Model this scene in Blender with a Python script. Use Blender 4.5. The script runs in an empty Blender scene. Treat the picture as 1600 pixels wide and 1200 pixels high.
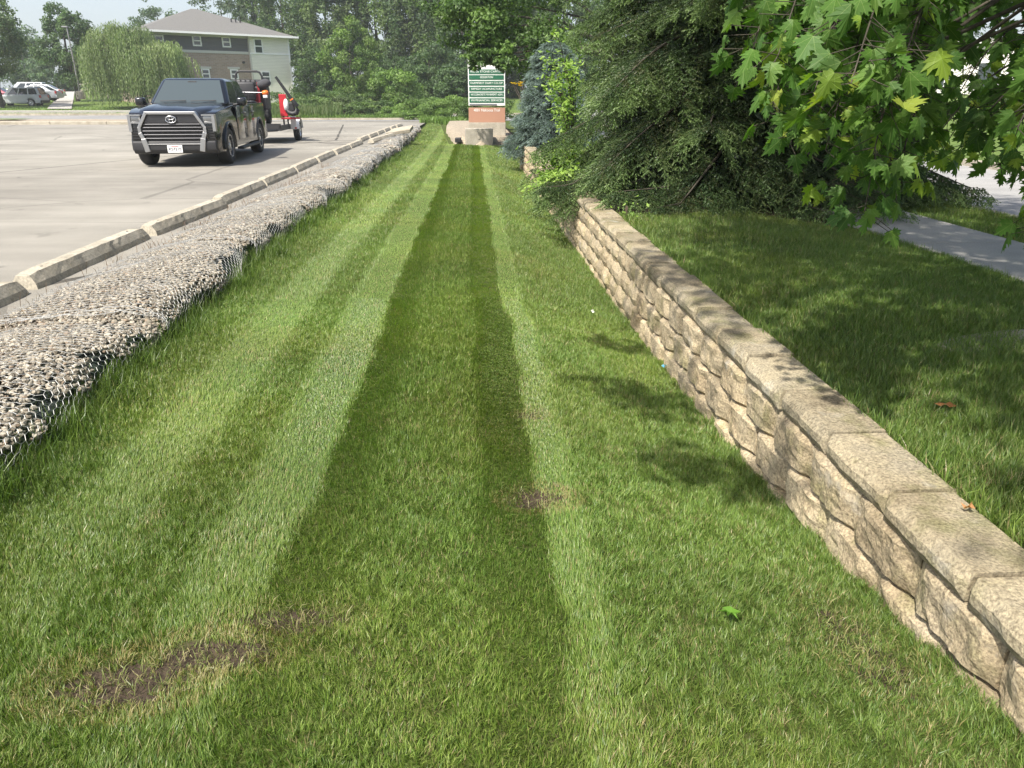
import bpy, bmesh, math, random
import numpy as np
from mathutils import Vector, Matrix
R = math.radians
random.seed(7); rng = np.random.default_rng(11)
S = bpy.context.scene; COL = S.collection
# ---------------------------------------------------------------- camera, sky, sun, exposure
FPX = 1140.; PITCH = math.atan(450 / FPX); YAW = R(2.9); EYE = np.array([0, 0, 1.55])
cam = bpy.data.cameras.new('camera'); cam_o = bpy.data.objects.new('camera', cam); COL.objects.link(cam_o)
cam_o.location = EYE; cam_o.rotation_euler = (math.pi / 2 - PITCH, 0, -YAW)
cam.sensor_width = 36; cam.lens = FPX / 1600 * 36; cam.clip_start = .05; cam.clip_end = 2000
S.camera = cam_o
SUN = Vector((-.37, -.46, .81)).normalized()
W = bpy.data.worlds.new('World'); S.world = W; W.use_nodes = True
nt = W.node_tree; bg = nt.nodes['Background']
sky = nt.nodes.new('ShaderNodeTexSky'); sky.sky_type = 'NISHITA'; sky.sun_disc = False
sky.sun_elevation = math.asin(SUN.z); sky.sun_rotation = math.atan2(SUN.x, SUN.y)
sky.air_density = 1.0; sky.dust_density = 3.5; sky.ozone_density = 1.0
_tc = nt.nodes.new('ShaderNodeTexCoord'); _sx = nt.nodes.new('ShaderNodeSeparateXYZ'); nt.links.new(_tc.outputs['Generated'], _sx.inputs[0])
_mr = nt.nodes.new('ShaderNodeMapRange'); _mr.inputs['From Min'].default_value = -.02; _mr.inputs['From Max'].default_value = .55; _mr.inputs['To Min'].default_value = .72; _mr.inputs['To Max'].default_value = 0
nt.links.new(_sx.outputs['Z'], _mr.inputs['Value'])
_mx = nt.nodes.new('ShaderNodeMix'); _mx.data_type = 'RGBA'; _mx.inputs['B'].default_value = (3.3, 3.6, 3.9, 1)      # thin bright haze low in the sky
nt.links.new(_mr.outputs[0], _mx.inputs['Factor']); nt.links.new(sky.outputs[0], _mx.inputs['A'])
nt.links.new(_mx.outputs['Result'], bg.inputs[0]); bg.inputs[1].default_value = .15
sun = bpy.data.lights.new('sun', 'SUN'); sun.energy = 5.0; sun.angle = R(1.0); sun.color = (1, .955, .87)
sun_o = bpy.data.objects.new('sun', sun); COL.objects.link(sun_o); sun_o.rotation_euler = SUN.to_track_quat('Z', 'Y').to_euler()
sun_o.location = (-8, -15, 25)
S.view_settings.view_transform = 'Standard'; S.view_settings.look = 'None'
S.view_settings.exposure = 0.74; S.view_settings.gamma = 1; S.view_settings.use_curve_mapping = False
S.cycles.max_bounces = 8; S.cycles.diffuse_bounces = 3; S.cycles.transmission_bounces = 5; S.cycles.glossy_bounces = 3
S.cycles.transparent_max_bounces = 6; S.cycles.volume_bounces = 1

def _basis():
    r = np.array([math.cos(YAW), -math.sin(YAW), 0]); c, s = math.cos(PITCH), math.sin(PITCH)
    F = np.array([math.sin(YAW) * c, math.cos(YAW) * c, -s]); U = np.array([math.sin(YAW) * s, math.cos(YAW) * s, c])
    return r, F, U
_r, _F, _U = _basis()
def at(u, v, d):                       # a place seen at (u, v) of the 1600x1200 photograph, d metres into the scene
    return EYE + d * (_F + _r * (u - 800) / FPX - _U * (v - 600) / FPX)

# ---------------------------------------------------------------- helpers
def tag(o, label=None, cat=None, group=None, kind=None):
    if label: o['label'] = label
    if cat: o['category'] = cat
    if group: o['group'] = group
    if kind: o['kind'] = kind
    return o
def empty(name, loc=(0, 0, 0), rz=0, label=None, cat=None, group=None):
    o = bpy.data.objects.new(name, None); COL.objects.link(o); o.location = Vector([float(c) for c in loc]); o.rotation_euler = (0, 0, rz)
    o.empty_display_size = .2
    return tag(o, label, cat, group)
def link(name, me, mat, parent=None, smooth=False):
    o = bpy.data.objects.new(name, me); COL.objects.link(o)
    if mat: me.materials.append(mat)
    me.polygons.foreach_set('use_smooth', np.full(len(me.polygons), bool(smooth)))
    if parent: o.parent = parent
    return o
class MB:                              # collects numpy shapes, builds ONE mesh
    def __init__(s): s.v = []; s.f = {3: [], 4: []}; s.c = []; s.uv = []; s.n = 0
    def add(s, V, F, col=None, uv=None):
        V = np.asarray(V, dtype=np.float32).reshape(-1, 3); F = np.asarray(F, dtype=np.int64)
        s.v.append(V); s.f[F.shape[1]].append(F + s.n)
        if col is not None:
            c = np.asarray(col, dtype=np.float32)
            if c.ndim == 1: c = np.tile(c[:3], (len(V), 1))
            s.c.append(c[:, :3])
        if uv is not None: s.uv.append(np.asarray(uv, dtype=np.float32))
        s.n += len(V); return s
    def poly(s, V):                    # convex polygon as a fan
        k = len(V); return s.add(V, [(0, i, i + 1) for i in range(1, k - 1)])
    def box(s, x0, x1, y0, y1, z0, z1, M=None):
        V = np.array([(x, y, z) for x in (x0, x1) for y in (y0, y1) for z in (z0, z1)], dtype=float)
        if M is not None: V = np.array([tuple(M @ Vector(p)) for p in V])
        return s.add(V, [(0, 1, 3, 2), (4, 6, 7, 5), (0, 4, 5, 1), (2, 3, 7, 6), (0, 2, 6, 4), (1, 5, 7, 3)])
    def tube(s, P, rad, n=8, caps=True, col=None):
        P = np.asarray(P, dtype=float); rad = np.broadcast_to(np.asarray(rad, dtype=float), (len(P),))
        T = np.gradient(P, axis=0); T /= np.linalg.norm(T, axis=1)[:, None] + 1e-9
        ref = np.array([0, 0, 1.]) if abs(T[:, 2]).mean() < .8 else np.array([1., 0, 0])
        A = np.cross(T, ref); A /= np.linalg.norm(A, axis=1)[:, None] + 1e-9; B = np.cross(T, A)
        a = np.arange(n) / n * 2 * np.pi
        V = P[:, None] + rad[:, None, None] * (A[:, None] * np.cos(a)[None, :, None] + B[:, None] * np.sin(a)[None, :, None])
        F = []
        for i in range(len(P) - 1):
            for j in range(n): F.append((i * n + j, i * n + (j + 1) % n, (i + 1) * n + (j + 1) % n, (i + 1) * n + j))
        V = V.reshape(-1, 3); base = s.n
        s.add(V, F, col)
        if caps:
            for e, idx in ((0, 0), (1, (len(P) - 1) * n)):
                s.add(V[idx:idx + n], [(0, i, i + 1) for i in range(1, n - 1)], col)
        return s
    def lathe(s, prof, n=24, M=None):  # prof: (radius, height) round z
        prof = np.asarray(prof, dtype=float); a = np.arange(n) / n * 2 * np.pi; k = len(prof)
        V = np.stack([prof[:, None, 0] * np.cos(a), prof[:, None, 0] * np.sin(a), np.repeat(prof[:, 1:2], n, 1)], -1).reshape(-1, 3)
        if M is not None: V = np.array([tuple(M @ Vector(p)) for p in V])
        F = [(i * n + j, i * n + (j + 1) % n, (i + 1) * n + (j + 1) % n, (i + 1) * n + j) for i in range(k - 1) for j in range(n)]
        return s.add(V, F)
    def mesh(s, name):
        me = bpy.data.meshes.new(name); V = np.concatenate(s.v)
        me.vertices.add(len(V)); me.vertices.foreach_set('co', V.ravel())
        q = [np.concatenate(s.f[k]) for k in (3, 4) if s.f[k]]
        tot = np.concatenate([np.full(len(a), a.shape[1]) for a in q]); idx = np.concatenate([a.ravel() for a in q])
        me.loops.add(len(idx)); me.loops.foreach_set('vertex_index', idx.astype(np.int32))
        me.polygons.add(len(tot)); me.polygons.foreach_set('loop_start', np.concatenate([[0], np.cumsum(tot)[:-1]]).astype(np.int32))
        me.update(calc_edges=True)
        if s.c:
            C = np.concatenate(s.c); a = me.color_attributes.new('col', 'FLOAT_COLOR', 'POINT')
            a.data.foreach_set('color', np.concatenate([C, np.ones((len(C), 1), np.float32)], 1).ravel())
        if s.uv:
            Uv = np.concatenate(s.uv); a = me.attributes.new('leafxy', 'FLOAT_VECTOR', 'POINT')
            a.data.foreach_set('vector', np.concatenate([Uv, np.zeros((len(Uv), 1), np.float32)], 1).ravel())
        return me
    def build(s, name, mat, parent=None, smooth=False): return link(name, s.mesh(name), mat, parent, smooth)

def bevel_mesh(me, off, seg=2, ang=30):
    bm = bmesh.new(); bm.from_mesh(me)
    bmesh.ops.remove_doubles(bm, verts=bm.verts, dist=1e-4); bmesh.ops.recalc_face_normals(bm, faces=bm.faces)
    ed = [e for e in bm.edges if len(e.link_faces) == 2 and e.calc_face_angle(0) > R(ang)]
    bmesh.ops.bevel(bm, geom=ed, offset=off, segments=seg, profile=.5, affect='EDGES', clamp_overlap=True)
    bm.to_mesh(me); bm.free(); return me
def prism(pts, x0, x1, name, mat, parent=None, bev=0, seg=2, smooth=False):   # (y,z) outline pulled along x
    bm = bmesh.new()
    a = [bm.verts.new((x0, y, z)) for y, z in pts]; b = [bm.verts.new((x1, y, z)) for y, z in pts]
    bm.faces.new(a); bm.faces.new(b[::-1]); n = len(pts)
    for i in range(n): bm.faces.new((a[i], b[i], b[(i + 1) % n], a[(i + 1) % n]))
    bmesh.ops.recalc_face_normals(bm, faces=bm.faces)
    if bev:
        ed = [e for e in bm.edges if e.calc_face_angle(0) > R(25)]
        bmesh.ops.bevel(bm, geom=ed, offset=bev, segments=seg, profile=.5, affect='EDGES', clamp_overlap=True)
    me = bpy.data.meshes.new(name); bm.to_mesh(me); bm.free()
    o = link(name, me, mat, parent, smooth)
    return o
def bbox_part(name, mat, parent, x0, x1, y0, y1, z0, z1, bev=.01, M=None, smooth=False):
    m = MB().box(x0, x1, y0, y1, z0, z1, M).mesh(name)
    if bev: bevel_mesh(m, bev)
    return link(name, m, mat, parent, smooth)
_lat = {}
def vnoise(x, y, scale, seed=0):       # smooth value noise 0..1
    g = _lat.get(seed)
    if g is None: g = _lat[seed] = np.random.default_rng(900 + seed).random((64, 64))
    X = np.asarray(x) / scale; Y = np.asarray(y) / scale
    i = np.floor(X).astype(int); j = np.floor(Y).astype(int); fx = X - i; fy = Y - j
    fx = fx * fx * (3 - 2 * fx); fy = fy * fy * (3 - 2 * fy)
    i0 = i % 64; i1 = (i + 1) % 64; j0 = j % 64; j1 = (j + 1) % 64
    return (g[i0, j0] * (1 - fx) * (1 - fy) + g[i1, j0] * fx * (1 - fy) + g[i0, j1] * (1 - fx) * fy + g[i1, j1] * fx * fy)
def sst(a, b, x): t = np.clip((np.asarray(x, dtype=float) - a) / (b - a), 0, 1); return t * t * (3 - 2 * t)
def orient(n, rg):                     # random tangent pairs round unit normals n
    h = rg.normal(size=n.shape); a = np.cross(n, h); a /= np.linalg.norm(a, axis=1)[:, None] + 1e-9
    return a, np.cross(n, a)
def unit(v): return v / (np.linalg.norm(v, axis=-1, keepdims=True) + 1e-9)

# ---------------------------------------------------------------- materials
def newmat(name):
    m = bpy.data.materials.new(name); m.use_nodes = True; return m, m.node_tree, m.node_tree.nodes['Principled BSDF']
def plain(name, c, rough=.5, metal=0, spec=.5, coat=0):
    m, t, b = newmat(name); b.inputs['Base Color'].default_value = (*c, 1); b.inputs['Roughness'].default_value = rough
    b.inputs['Metallic'].default_value = metal; b.inputs['Specular IOR Level'].default_value = spec; b.inputs['Coat Weight'].default_value = coat
    # a little uneven wear in the gloss
    n = t.nodes.new('ShaderNodeTexNoise'); n.inputs['Scale'].default_value = 7; n.inputs['Detail'].default_value = 4
    tc = t.nodes.new('ShaderNodeTexCoord'); t.links.new(tc.outputs['Object'], n.inputs['Vector'])
    mr = t.nodes.new('ShaderNodeMapRange'); mr.inputs['To Min'].default_value = max(0, rough - .06); mr.inputs['To Max'].default_value = min(1, rough + .1)
    t.links.new(n.outputs['Fac'], mr.inputs['Value']); t.links.new(mr.outputs[0], b.inputs['Roughness'])
    return m
def rampnoise(t, vec, scale, cols, detail=6, rough=.6, pos=None, kind='noise', stretch=None):
    if stretch:
        mp = t.nodes.new('ShaderNodeMapping'); mp.inputs['Scale'].default_value = stretch; t.links.new(vec, mp.inputs['Vector']); vec = mp.outputs[0]
    if kind == 'noise':
        n = t.nodes.new('ShaderNodeTexNoise'); n.inputs['Detail'].default_value = detail; n.inputs['Roughness'].default_value = rough; out = n.outputs['Fac']
    else:
        n = t.nodes.new('ShaderNodeTexVoronoi'); out = n.outputs['Color']
    n.inputs['Scale'].default_value = scale; t.links.new(vec, n.inputs['Vector'])
    if kind != 'noise':
        sp = t.nodes.new('ShaderNodeSeparateColor'); t.links.new(out, sp.inputs[0]); out = sp.outputs[0]
    r = t.nodes.new('ShaderNodeValToRGB'); e = r.color_ramp.elements
    pos = pos or list(np.linspace(.3, .7, len(cols)))
    while len(e) < len(cols): e.new(.5)
    for k, c in enumerate(cols): e[k].position = pos[k]; e[k].color = (*c, 1)
    t.links.new(out, r.inputs[0]); return r.outputs[0], n
def mix(t, a, b, f, mode='MIX'):
    m = t.nodes.new('ShaderNodeMix'); m.data_type = 'RGBA'; m.blend_type = mode
    for sock, val in ((m.inputs['Factor'], f), (m.inputs['A'], a), (m.inputs['B'], b)):
        if isinstance(val, (int, float)): sock.default_value = val
        elif isinstance(val, tuple): sock.default_value = (*val, 1)
        else: t.links.new(val, sock)
    return m.outputs['Result']
def bump(t, b, h, strength, dist, prev=None):
    n = t.nodes.new('ShaderNodeBump'); n.inputs['Strength'].default_value = strength; n.inputs['Distance'].default_value = dist
    t.links.new(h, n.inputs['Height'])
    if prev: t.links.new(prev, n.inputs['Normal'])
    t.links.new(n.outputs[0], b.inputs['Normal']); return n.outputs[0]
def rocky(name, cols, scale, fine, fine_amt=.5, rough=.9, bscale=60, bstr=.6, bdist=.004, big=None, world=False):
    m, t, b = newmat(name); tc = t.nodes.new('ShaderNodeTexCoord'); vec = tc.outputs['Object']
    if world:
        g = t.nodes.new('ShaderNodeNewGeometry'); vec = g.outputs['Position']
    c, _ = rampnoise(t, vec, scale, cols)
    f, _ = rampnoise(t, vec, fine, [(.45,) * 3, (1, 1, 1), (1.5, 1.45, 1.4)], detail=3, pos=[.3, .5, .72])
    c = mix(t, c, f, fine_amt, 'MULTIPLY')
    if big:
        g, _ = rampnoise(t, vec, big[0], [(1, 1, 1), big[1]], pos=[.45, .65]); c = mix(t, c, g, 1.0, 'MULTIPLY')
    t.links.new(c, b.inputs['Base Color']); b.inputs['Roughness'].default_value = rough; b.inputs['Specular IOR Level'].default_value = .25
    n = t.nodes.new('ShaderNodeTexNoise'); n.inputs['Scale'].default_value = bscale; n.inputs['Detail'].default_value = 5; t.links.new(vec, n.inputs['Vector'])
    bump(t, b, n.outputs['Fac'], bstr, bdist)
    return m
def foliage(name, rough=.5, trans=.35, tint=(1, 1, 1), spec=.35, veins=False, tr_tint=(1.25, 1.5, .45)):
    m, t, b = newmat(name); a = t.nodes.new('ShaderNodeAttribute'); a.attribute_name = 'col'
    c = mix(t, a.outputs['Color'], tint, 1.0, 'MULTIPLY')
    if veins:
        av = t.nodes.new('ShaderNodeAttribute'); av.attribute_name = 'leafxy'; sx = t.nodes.new('ShaderNodeSeparateXYZ'); t.links.new(av.outputs['Vector'], sx.inputs[0])
        def M(op, *args):
            n = t.nodes.new('ShaderNodeMath'); n.operation = op
            for i, q in enumerate(args):
                if isinstance(q, (int, float)): n.inputs[i].default_value = q
                else: t.links.new(q, n.inputs[i])
            return n.outputs[0]
        ax = M('ABSOLUTE', sx.outputs[0]); y = sx.outputs[1]; best = None
        for ang in (0, 40, 88):
            ca, sa = math.cos(R(ang)), math.sin(R(ang))
            d = M('ABSOLUTE', M('SUBTRACT', M('MULTIPLY', ax, ca), M('MULTIPLY', y, sa)))
            along = M('ADD', M('MULTIPLY', ax, sa), M('MULTIPLY', y, ca))
            d = M('ADD', d, M('MULTIPLY', M('LESS_THAN', along, 0), 1))
            best = d if best is None else M('MINIMUM', best, d)
        v = M('LESS_THAN', best, .0085)
        c = mix(t, c, mix(t, c, (.30, .38, .14), .40), v)
    t.links.new(c, b.inputs['Base Color']); b.inputs['Roughness'].default_value = rough; b.inputs['Specular IOR Level'].default_value = spec
    tr = t.nodes.new('ShaderNodeBsdfTranslucent'); t.links.new(mix(t, c, tr_tint, 1.0, 'MULTIPLY'), tr.inputs['Color'])
    ms = t.nodes.new('ShaderNodeMixShader'); ms.inputs[0].default_value = trans
    t.links.new(b.outputs[0], ms.inputs[1]); t.links.new(tr.outputs[0], ms.inputs[2]); t.links.new(ms.outputs[0], t.nodes['Material Output'].inputs['Surface'])
    return m
M = {}
M['leaf'] = foliage('tree_leaf'); M['needle'] = foliage('needle', rough=.5, trans=.22); M['maple_leaf'] = foliage('maple_leaf_green', rough=.5, trans=.42, veins=True, spec=.2)
M['grass'] = foliage('grass_blade', rough=.42, trans=.3, spec=.4)
M['bark'] = rocky('bark', [(.035, .03, .022), (.085, .075, .058)], 6, 40, bscale=25, bdist=.02)
M['twig'] = plain('twig', (.06, .04, .025), .8)
M['concrete'] = rocky('concrete', [(.28, .255, .20), (.42, .38, .305)], 3, 45, .55, bscale=90, bdist=.004, big=(2.2, (.8, .78, .74)))
M['slabconcrete'] = rocky('walk_concrete', [(.30, .285, .26), (.38, .36, .325)], 2, 60, .3, bscale=120, bdist=.002, world=True)
M['planter'] = rocky('planter_concrete', [(.27, .245, .20), (.40, .365, .30)], 4, 30, .4, bscale=50, bdist=.004)
M['tire'] = plain('tire', (.02, .02, .021), .8); M['rim'] = plain('rim', (.55, .56, .58), .25, .9); M['rimdark'] = plain('rim_dark', (.05, .05, .055), .4, .5)
M['black'] = plain('black_plastic', (.018, .018, .02), .55); M['paintblack'] = plain('black_paint', (.007, .008, .010), .14, .0, .4, .45)
M['chrome'] = plain('satin_chrome', (.42, .42, .42), .30, .95); M['glass'] = plain('dark_glass', (.02, .026, .028), .04, 0, .9)
M['white'] = plain('white_paint', (.75, .75, .73), .5); M['red'] = plain('red_paint', (.42, .02, .03), .35, 0, .5, .4)
# ---------------------------------------------------------------- ground shapes
def lawn_z(X, Y):
    X = np.asarray(X, dtype=float); Y = np.asarray(Y, dtype=float)
    near = np.interp(Y, [-3, 1.4, 2.65, 4.2, 7, 10, 15, 22, 30, 44, 47], [.02, 0, -.18, -.30, -.40, -.43, -.45, -.42, -.25, -.1, .05])
    mid = np.interp(Y, [-3, 2, 10, 22, 30, 44, 47], [.0, 0, -.06, -.20, -.20, -.05, .06])
    t = sst(.2, 1.4, X)
    z = mid * (1 - t) + near * t
    z = z + .05 * sst(-1.6, -2.3, X) + .012 * (vnoise(X, Y, .7, 3) - .5) + .03 * (vnoise(X, Y, 2.3, 4) - .5)
    for (cx, cy, rx, ry, _) in DIRT: z = z - .018 * np.exp(-(((X - cx) / rx) ** 2 + ((Y - cy) / ry) ** 2))
    return z
DIRT = [(-1.02, 1.66, .15, .08, 1), (-.80, 1.78, .14, .06, .95), (-.60, 1.92, .14, .05, .5), (.24, 2.62, .10, .07, .9), (.02, 1.2, .12, .05, .25), (.28, 3.5, .06, .05, .4),
        (1.18, 1.75, .08, .20, .35)]
def rock_edge(Y): Y = np.asarray(Y, dtype=float); return -2.13 - .012 * (Y - 4) + .09 * (vnoise(Y, Y * 0, .55, 8) - .5) + .10 * (vnoise(Y, Y * 0, 1.9, 9) - .5) + .07 * (1 - sst(2, 6, Y))
def wall_x(Y): return 1.39 + 0 * np.asarray(Y)
UP_Z = .235
def upper_z(X, Y):
    X = np.asarray(X, dtype=float); Y = np.asarray(Y, dtype=float)
    return UP_Z - .07 * sst(2.8, 4.1, X) + .03 * (vnoise(X, Y, 1.7, 5) - .5) + .25 * sst(1.9, 3.2, X) * sst(9, 11, Y) * sst(14.5, 12, Y) * 0
def hill(X, Y):
    X = np.asarray(X, dtype=float); Y = np.asarray(Y, dtype=float)
    z = np.interp(Y, [0, 44.9, 46, 52.2, 63.4, 68, 75, 90, 110, 160, 420], [-.9, -.9, .02, .05, .05, .32, .62, 1.1, 2.0, 3, 4])
    z = np.where((X > 11.9), np.where(Y < 46, .1 + 0 * Y, z), z)
    z = np.where((X < -62), np.where(Y < 46, .1 + 0 * Y, z), z)
    return z
def sheet(name, X, Y, zf, mat, parent=None, kind='structure'):
    gx, gy = np.meshgrid(X, Y, indexing='ij'); V = np.stack([gx, gy, zf(gx, gy)], -1).reshape(-1, 3)
    n, k = len(X), len(Y); i, j = np.meshgrid(np.arange(n - 1), np.arange(k - 1), indexing='ij'); a = (i * k + j).ravel()
    F = np.stack([a, a + k, a + k + 1, a + 1], 1)
    o = MB().add(V, F).build(name, mat, parent, True); tag(o, kind=kind); return o
def ground_mat():
    m, t, b = newmat('lawn_soil'); g = t.nodes.new('ShaderNodeNewGeometry'); P = g.outputs['Position']
    c, _ = rampnoise(t, P, 9, [(.035, .05, .012), (.06, .085, .02), (.10, .115, .035)], detail=8)
    f, _ = rampnoise(t, P, 160, [(.5,) * 3, (1.4,) * 3], detail=3)
    c = mix(t, c, f, .7, 'MULTIPLY'); soil, _ = rampnoise(t, P, 35, [(.028, .022, .016), (.075, .056, .04)], detail=6)
    mask = None
    for (cx, cy, rx, ry, s) in DIRT:
        mp = t.nodes.new('ShaderNodeMapping'); mp.inputs['Location'].default_value = (-cx / rx / 1.5, -cy / ry / 1.5, 0); mp.inputs['Scale'].default_value = (1 / rx / 1.5, 1 / ry / 1.5, 0)
        t.links.new(P, mp.inputs['Vector']); gr = t.nodes.new('ShaderNodeTexGradient'); gr.gradient_type = 'SPHERICAL'; t.links.new(mp.outputs[0], gr.inputs[0])
        mm = t.nodes.new('ShaderNodeMath'); mm.operation = 'MAXIMUM'; mm.inputs[1].default_value = 0
        t.links.new(gr.outputs['Fac'], mm.inputs[0])
        if mask is not None: t.links.new(mask, mm.inputs[1])
        mask = mm.outputs[0]
    nz0 = t.nodes.new('ShaderNodeTexNoise'); nz0.inputs['Scale'].default_value = 14; nz0.inputs['Detail'].default_value = 5; t.links.new(P, nz0.inputs['Vector'])
    ma = t.nodes.new('ShaderNodeMath'); ma.operation = 'MULTIPLY_ADD'; ma.inputs[1].default_value = .9; ma.inputs[2].default_value = -.45; t.links.new(nz0.outputs['Fac'], ma.inputs[0])
    mb_ = t.nodes.new('ShaderNodeMath'); mb_.operation = 'ADD'; t.links.new(mask, mb_.inputs[0]); t.links.new(ma.outputs[0], mb_.inputs[1]); mask = mb_.outputs[0]
    sm = t.nodes.new('ShaderNodeMapRange'); sm.inputs['From Min'].default_value = 0; sm.inputs['From Max'].default_value = .3; t.links.new(mask, sm.inputs['Value'])
    c = mix(t, c, soil, sm.outputs[0]); t.links.new(c, b.inputs['Base Color']); b.inputs['Roughness'].default_value = 1; b.inputs['Specular IOR Level'].default_value = .1
    n = t.nodes.new('ShaderNodeTexNoise'); n.inputs['Scale'].default_value = 70; n.inputs['Detail'].default_value = 6; t.links.new(P, n.inputs['Vector']); bump(t, b, n.outputs['Fac'], .9, .012)
    return m
def farturf():
    m, t, b = newmat('far_turf'); g = t.nodes.new('ShaderNodeNewGeometry'); P = g.outputs['Position']
    c, _ = rampnoise(t, P, .5, [(.075, .12, .025), (.12, .17, .04)], detail=8); f, _ = rampnoise(t, P, 22, [(.55,) * 3, (1.3,) * 3], detail=6)
    c = mix(t, c, f, .8, 'MULTIPLY'); t.links.new(c, b.inputs['Base Color']); b.inputs['Roughness'].default_value = .9; b.inputs['Specular IOR Level'].default_value = .15
    n = t.nodes.new('ShaderNodeTexNoise'); n.inputs['Scale'].default_value = 14; n.inputs['Detail'].default_value = 6; t.links.new(P, n.inputs['Vector']); bump(t, b, n.outputs['Fac'], .8, .08)
    return m
def asphalt(name, cols, crack=True, streak=None):
    m, t, b = newmat(name); g = t.nodes.new('ShaderNodeNewGeometry'); P = g.outputs['Position']
    c, _ = rampnoise(t, P, .35, cols, detail=8, rough=.65)
    f, _ = rampnoise(t, P, 140, [(.5,) * 3, (1, 1, 1), (1.5, 1.47, 1.42)], detail=2, pos=[.3, .5, .7]); c = mix(t, c, f, .6, 'MULTIPLY')
    s, _ = rampnoise(t, P, 1.1, [(.80,) * 3, (1.06,) * 3], detail=7, stretch=(.16, 1.8, 1)); c = mix(t, c, s, .85, 'MULTIPLY')
    if crack:
        sp_, _ = rampnoise(t, P, 2.4, [(.62,) * 3, (1, 1, 1)], detail=4, pos=[.26, .36]); c = mix(t, c, sp_, .8, 'MULTIPLY')
        sp_, _ = rampnoise(t, P, .12, [(.85, .84, .83), (1.08, 1.08, 1.07)], detail=5, pos=[.4, .6]); c = mix(t, c, sp_, 1.0, 'MULTIPLY')
        for (sc, th, st, dark) in ((.105, .0032, (1, .55, 1), .35), (.33, .006, (.6, 1.2, 1), .72)):
            nz = t.nodes.new('ShaderNodeTexNoise'); nz.inputs['Scale'].default_value = 1.2; nz.inputs['Detail'].default_value = 8; t.links.new(P, nz.inputs['Vector'])
            mx = mix(t, P, nz.outputs['Color'], .08, 'ADD'); vo = t.nodes.new('ShaderNodeTexVoronoi'); vo.feature = 'DISTANCE_TO_EDGE'; vo.inputs['Scale'].default_value = sc
            mp = t.nodes.new('ShaderNodeMapping'); mp.inputs['Scale'].default_value = st; t.links.new(mx, mp.inputs['Vector']); t.links.new(mp.outputs[0], vo.inputs['Vector'])
            lt = t.nodes.new('ShaderNodeMath'); lt.operation = 'LESS_THAN'; lt.inputs[1].default_value = th; t.links.new(vo.outputs['Distance'], lt.inputs[0])
            c = mix(t, c, mix(t, c, (dark,) * 3, 1.0, 'MULTIPLY'), lt.outputs[0])
    t.links.new(c, b.inputs['Base Color']); b.inputs['Roughness'].default_value = .9; b.inputs['Specular IOR Level'].default_value = .2
    n = t.nodes.new('ShaderNodeTexNoise'); n.inputs['Scale'].default_value = 160; n.inputs['Detail'].default_value = 3; t.links.new(P, n.inputs['Vector']); bump(t, b, n.outputs['Fac'], .5, .004)
    return m
M['soil'] = ground_mat(); M['farturf'] = farturf()
M['lot'] = asphalt('parking_asphalt', [(.195, .184, .160), (.245, .231, .20), (.295, .278, .242)])
M['road'] = asphalt('road_asphalt', [(.20, .20, .195), (.26, .255, .245)], False)
M['street'] = asphalt('street_asphalt', [(.25, .248, .24), (.32, .31, .295)], False)
M['bayline'] = rocky('worn_line_paint', [(.24, .225, .19), (.27, .255, .22), (.46, .44, .38)], 5, 60, .6, world=True)
M['mulch'] = rocky('mulch', [(.02, .014, .010), (.05, .035, .024)], 12, 60, .8, bscale=60, bdist=.03, world=True)
M['pebble'] = rocky('pebble_bed', [(.20, .165, .12), (.36, .31, .235)], 14, 40, .9, bscale=30, bdist=.03, world=True)

ar = np.arange
sheet('ground', np.concatenate([[-200, -120, -62.02, -61.98], ar(-56, 11.8, 6), [11.85, 11.95, 18, 30, 60, 120, 200]]), np.concatenate([[-40, -20, 0, 20, 40, 44.9, 46], ar(48, 120, 4), [140, 160, 190]]), hill, M['farturf'])
sheet('lawn', ar(-3.0, 1.56, .05), np.concatenate([ar(-2, 6, .06), ar(6, 47.2, .3)]), lawn_z, M['soil'])
sheet('parking_lot', np.array([-62, -40, -20, -8, -2.75]), np.array([-12, 0, 20, 40, 50.3]), lambda x, y: .1 + 0 * x, M['lot'])
sheet('upper_lawn', ar(1.5, 4.4, .1), ar(-3, 44, .25), upper_z, M['soil'])
def strip(name, x0, x1, y0, y1, z0, z1, mat, bev=.01):
    m = MB().box(x0, x1, y0, y1, z0, z1).mesh(name)
    if bev: bevel_mesh(m, bev)
    return tag(link(name, m, mat), kind='structure')
def slab_run(name, x0, x1, y0, y1, step, ztop, th, mat, axis='y', gap=.012, bev=.008):
    mb = bmesh.new()
    a = y0 if axis == 'y' else x0; end = y1 if axis == 'y' else x1
    g = MB()
    while a < end - .01:
        b_ = min(a + step, end)
        if axis == 'y': g.box(x0, x1, a + gap / 2, b_ - gap / 2, ztop - th, ztop)
        else: g.box(a + gap / 2, b_ - gap / 2, y0, y1, ztop - th, ztop)
        a = b_
    mb.free(); me = bevel_mesh(g.mesh(name), bev); return tag(link(name, me, mat), kind='structure')
slab_run('sidewalk', 4.30, 5.42, -2, 60, 1.5, .20, .18, M['slabconcrete'])
sheet('grass_verge', ar(5.38, 6.62, .1), ar(-2, 60, .5), lambda x, y: .165 + .02 * (vnoise(x, y, 1.5, 6) - .5), M['soil'])
slab_run('street_curb', 6.6, 6.76, -4, 90, 3, .17, .3, M['concrete'])
sheet('street', np.array([6.7, 9, 11.4]), np.array([-10, 20, 60, 120]), lambda x, y: .04 + .02 * np.cos((x - 9) / 2.4) + np.where(y > 50, (y - 50) * .022, 0), M['street'])
slab_run('far_curb', 11.35, 11.52, -4, 90, 3, .19, .3, M['concrete'])
slab_run('gutter', 6.76, 7.2, -4, 90, 3, .064, .06, M['slabconcrete'], bev=.003)
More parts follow.
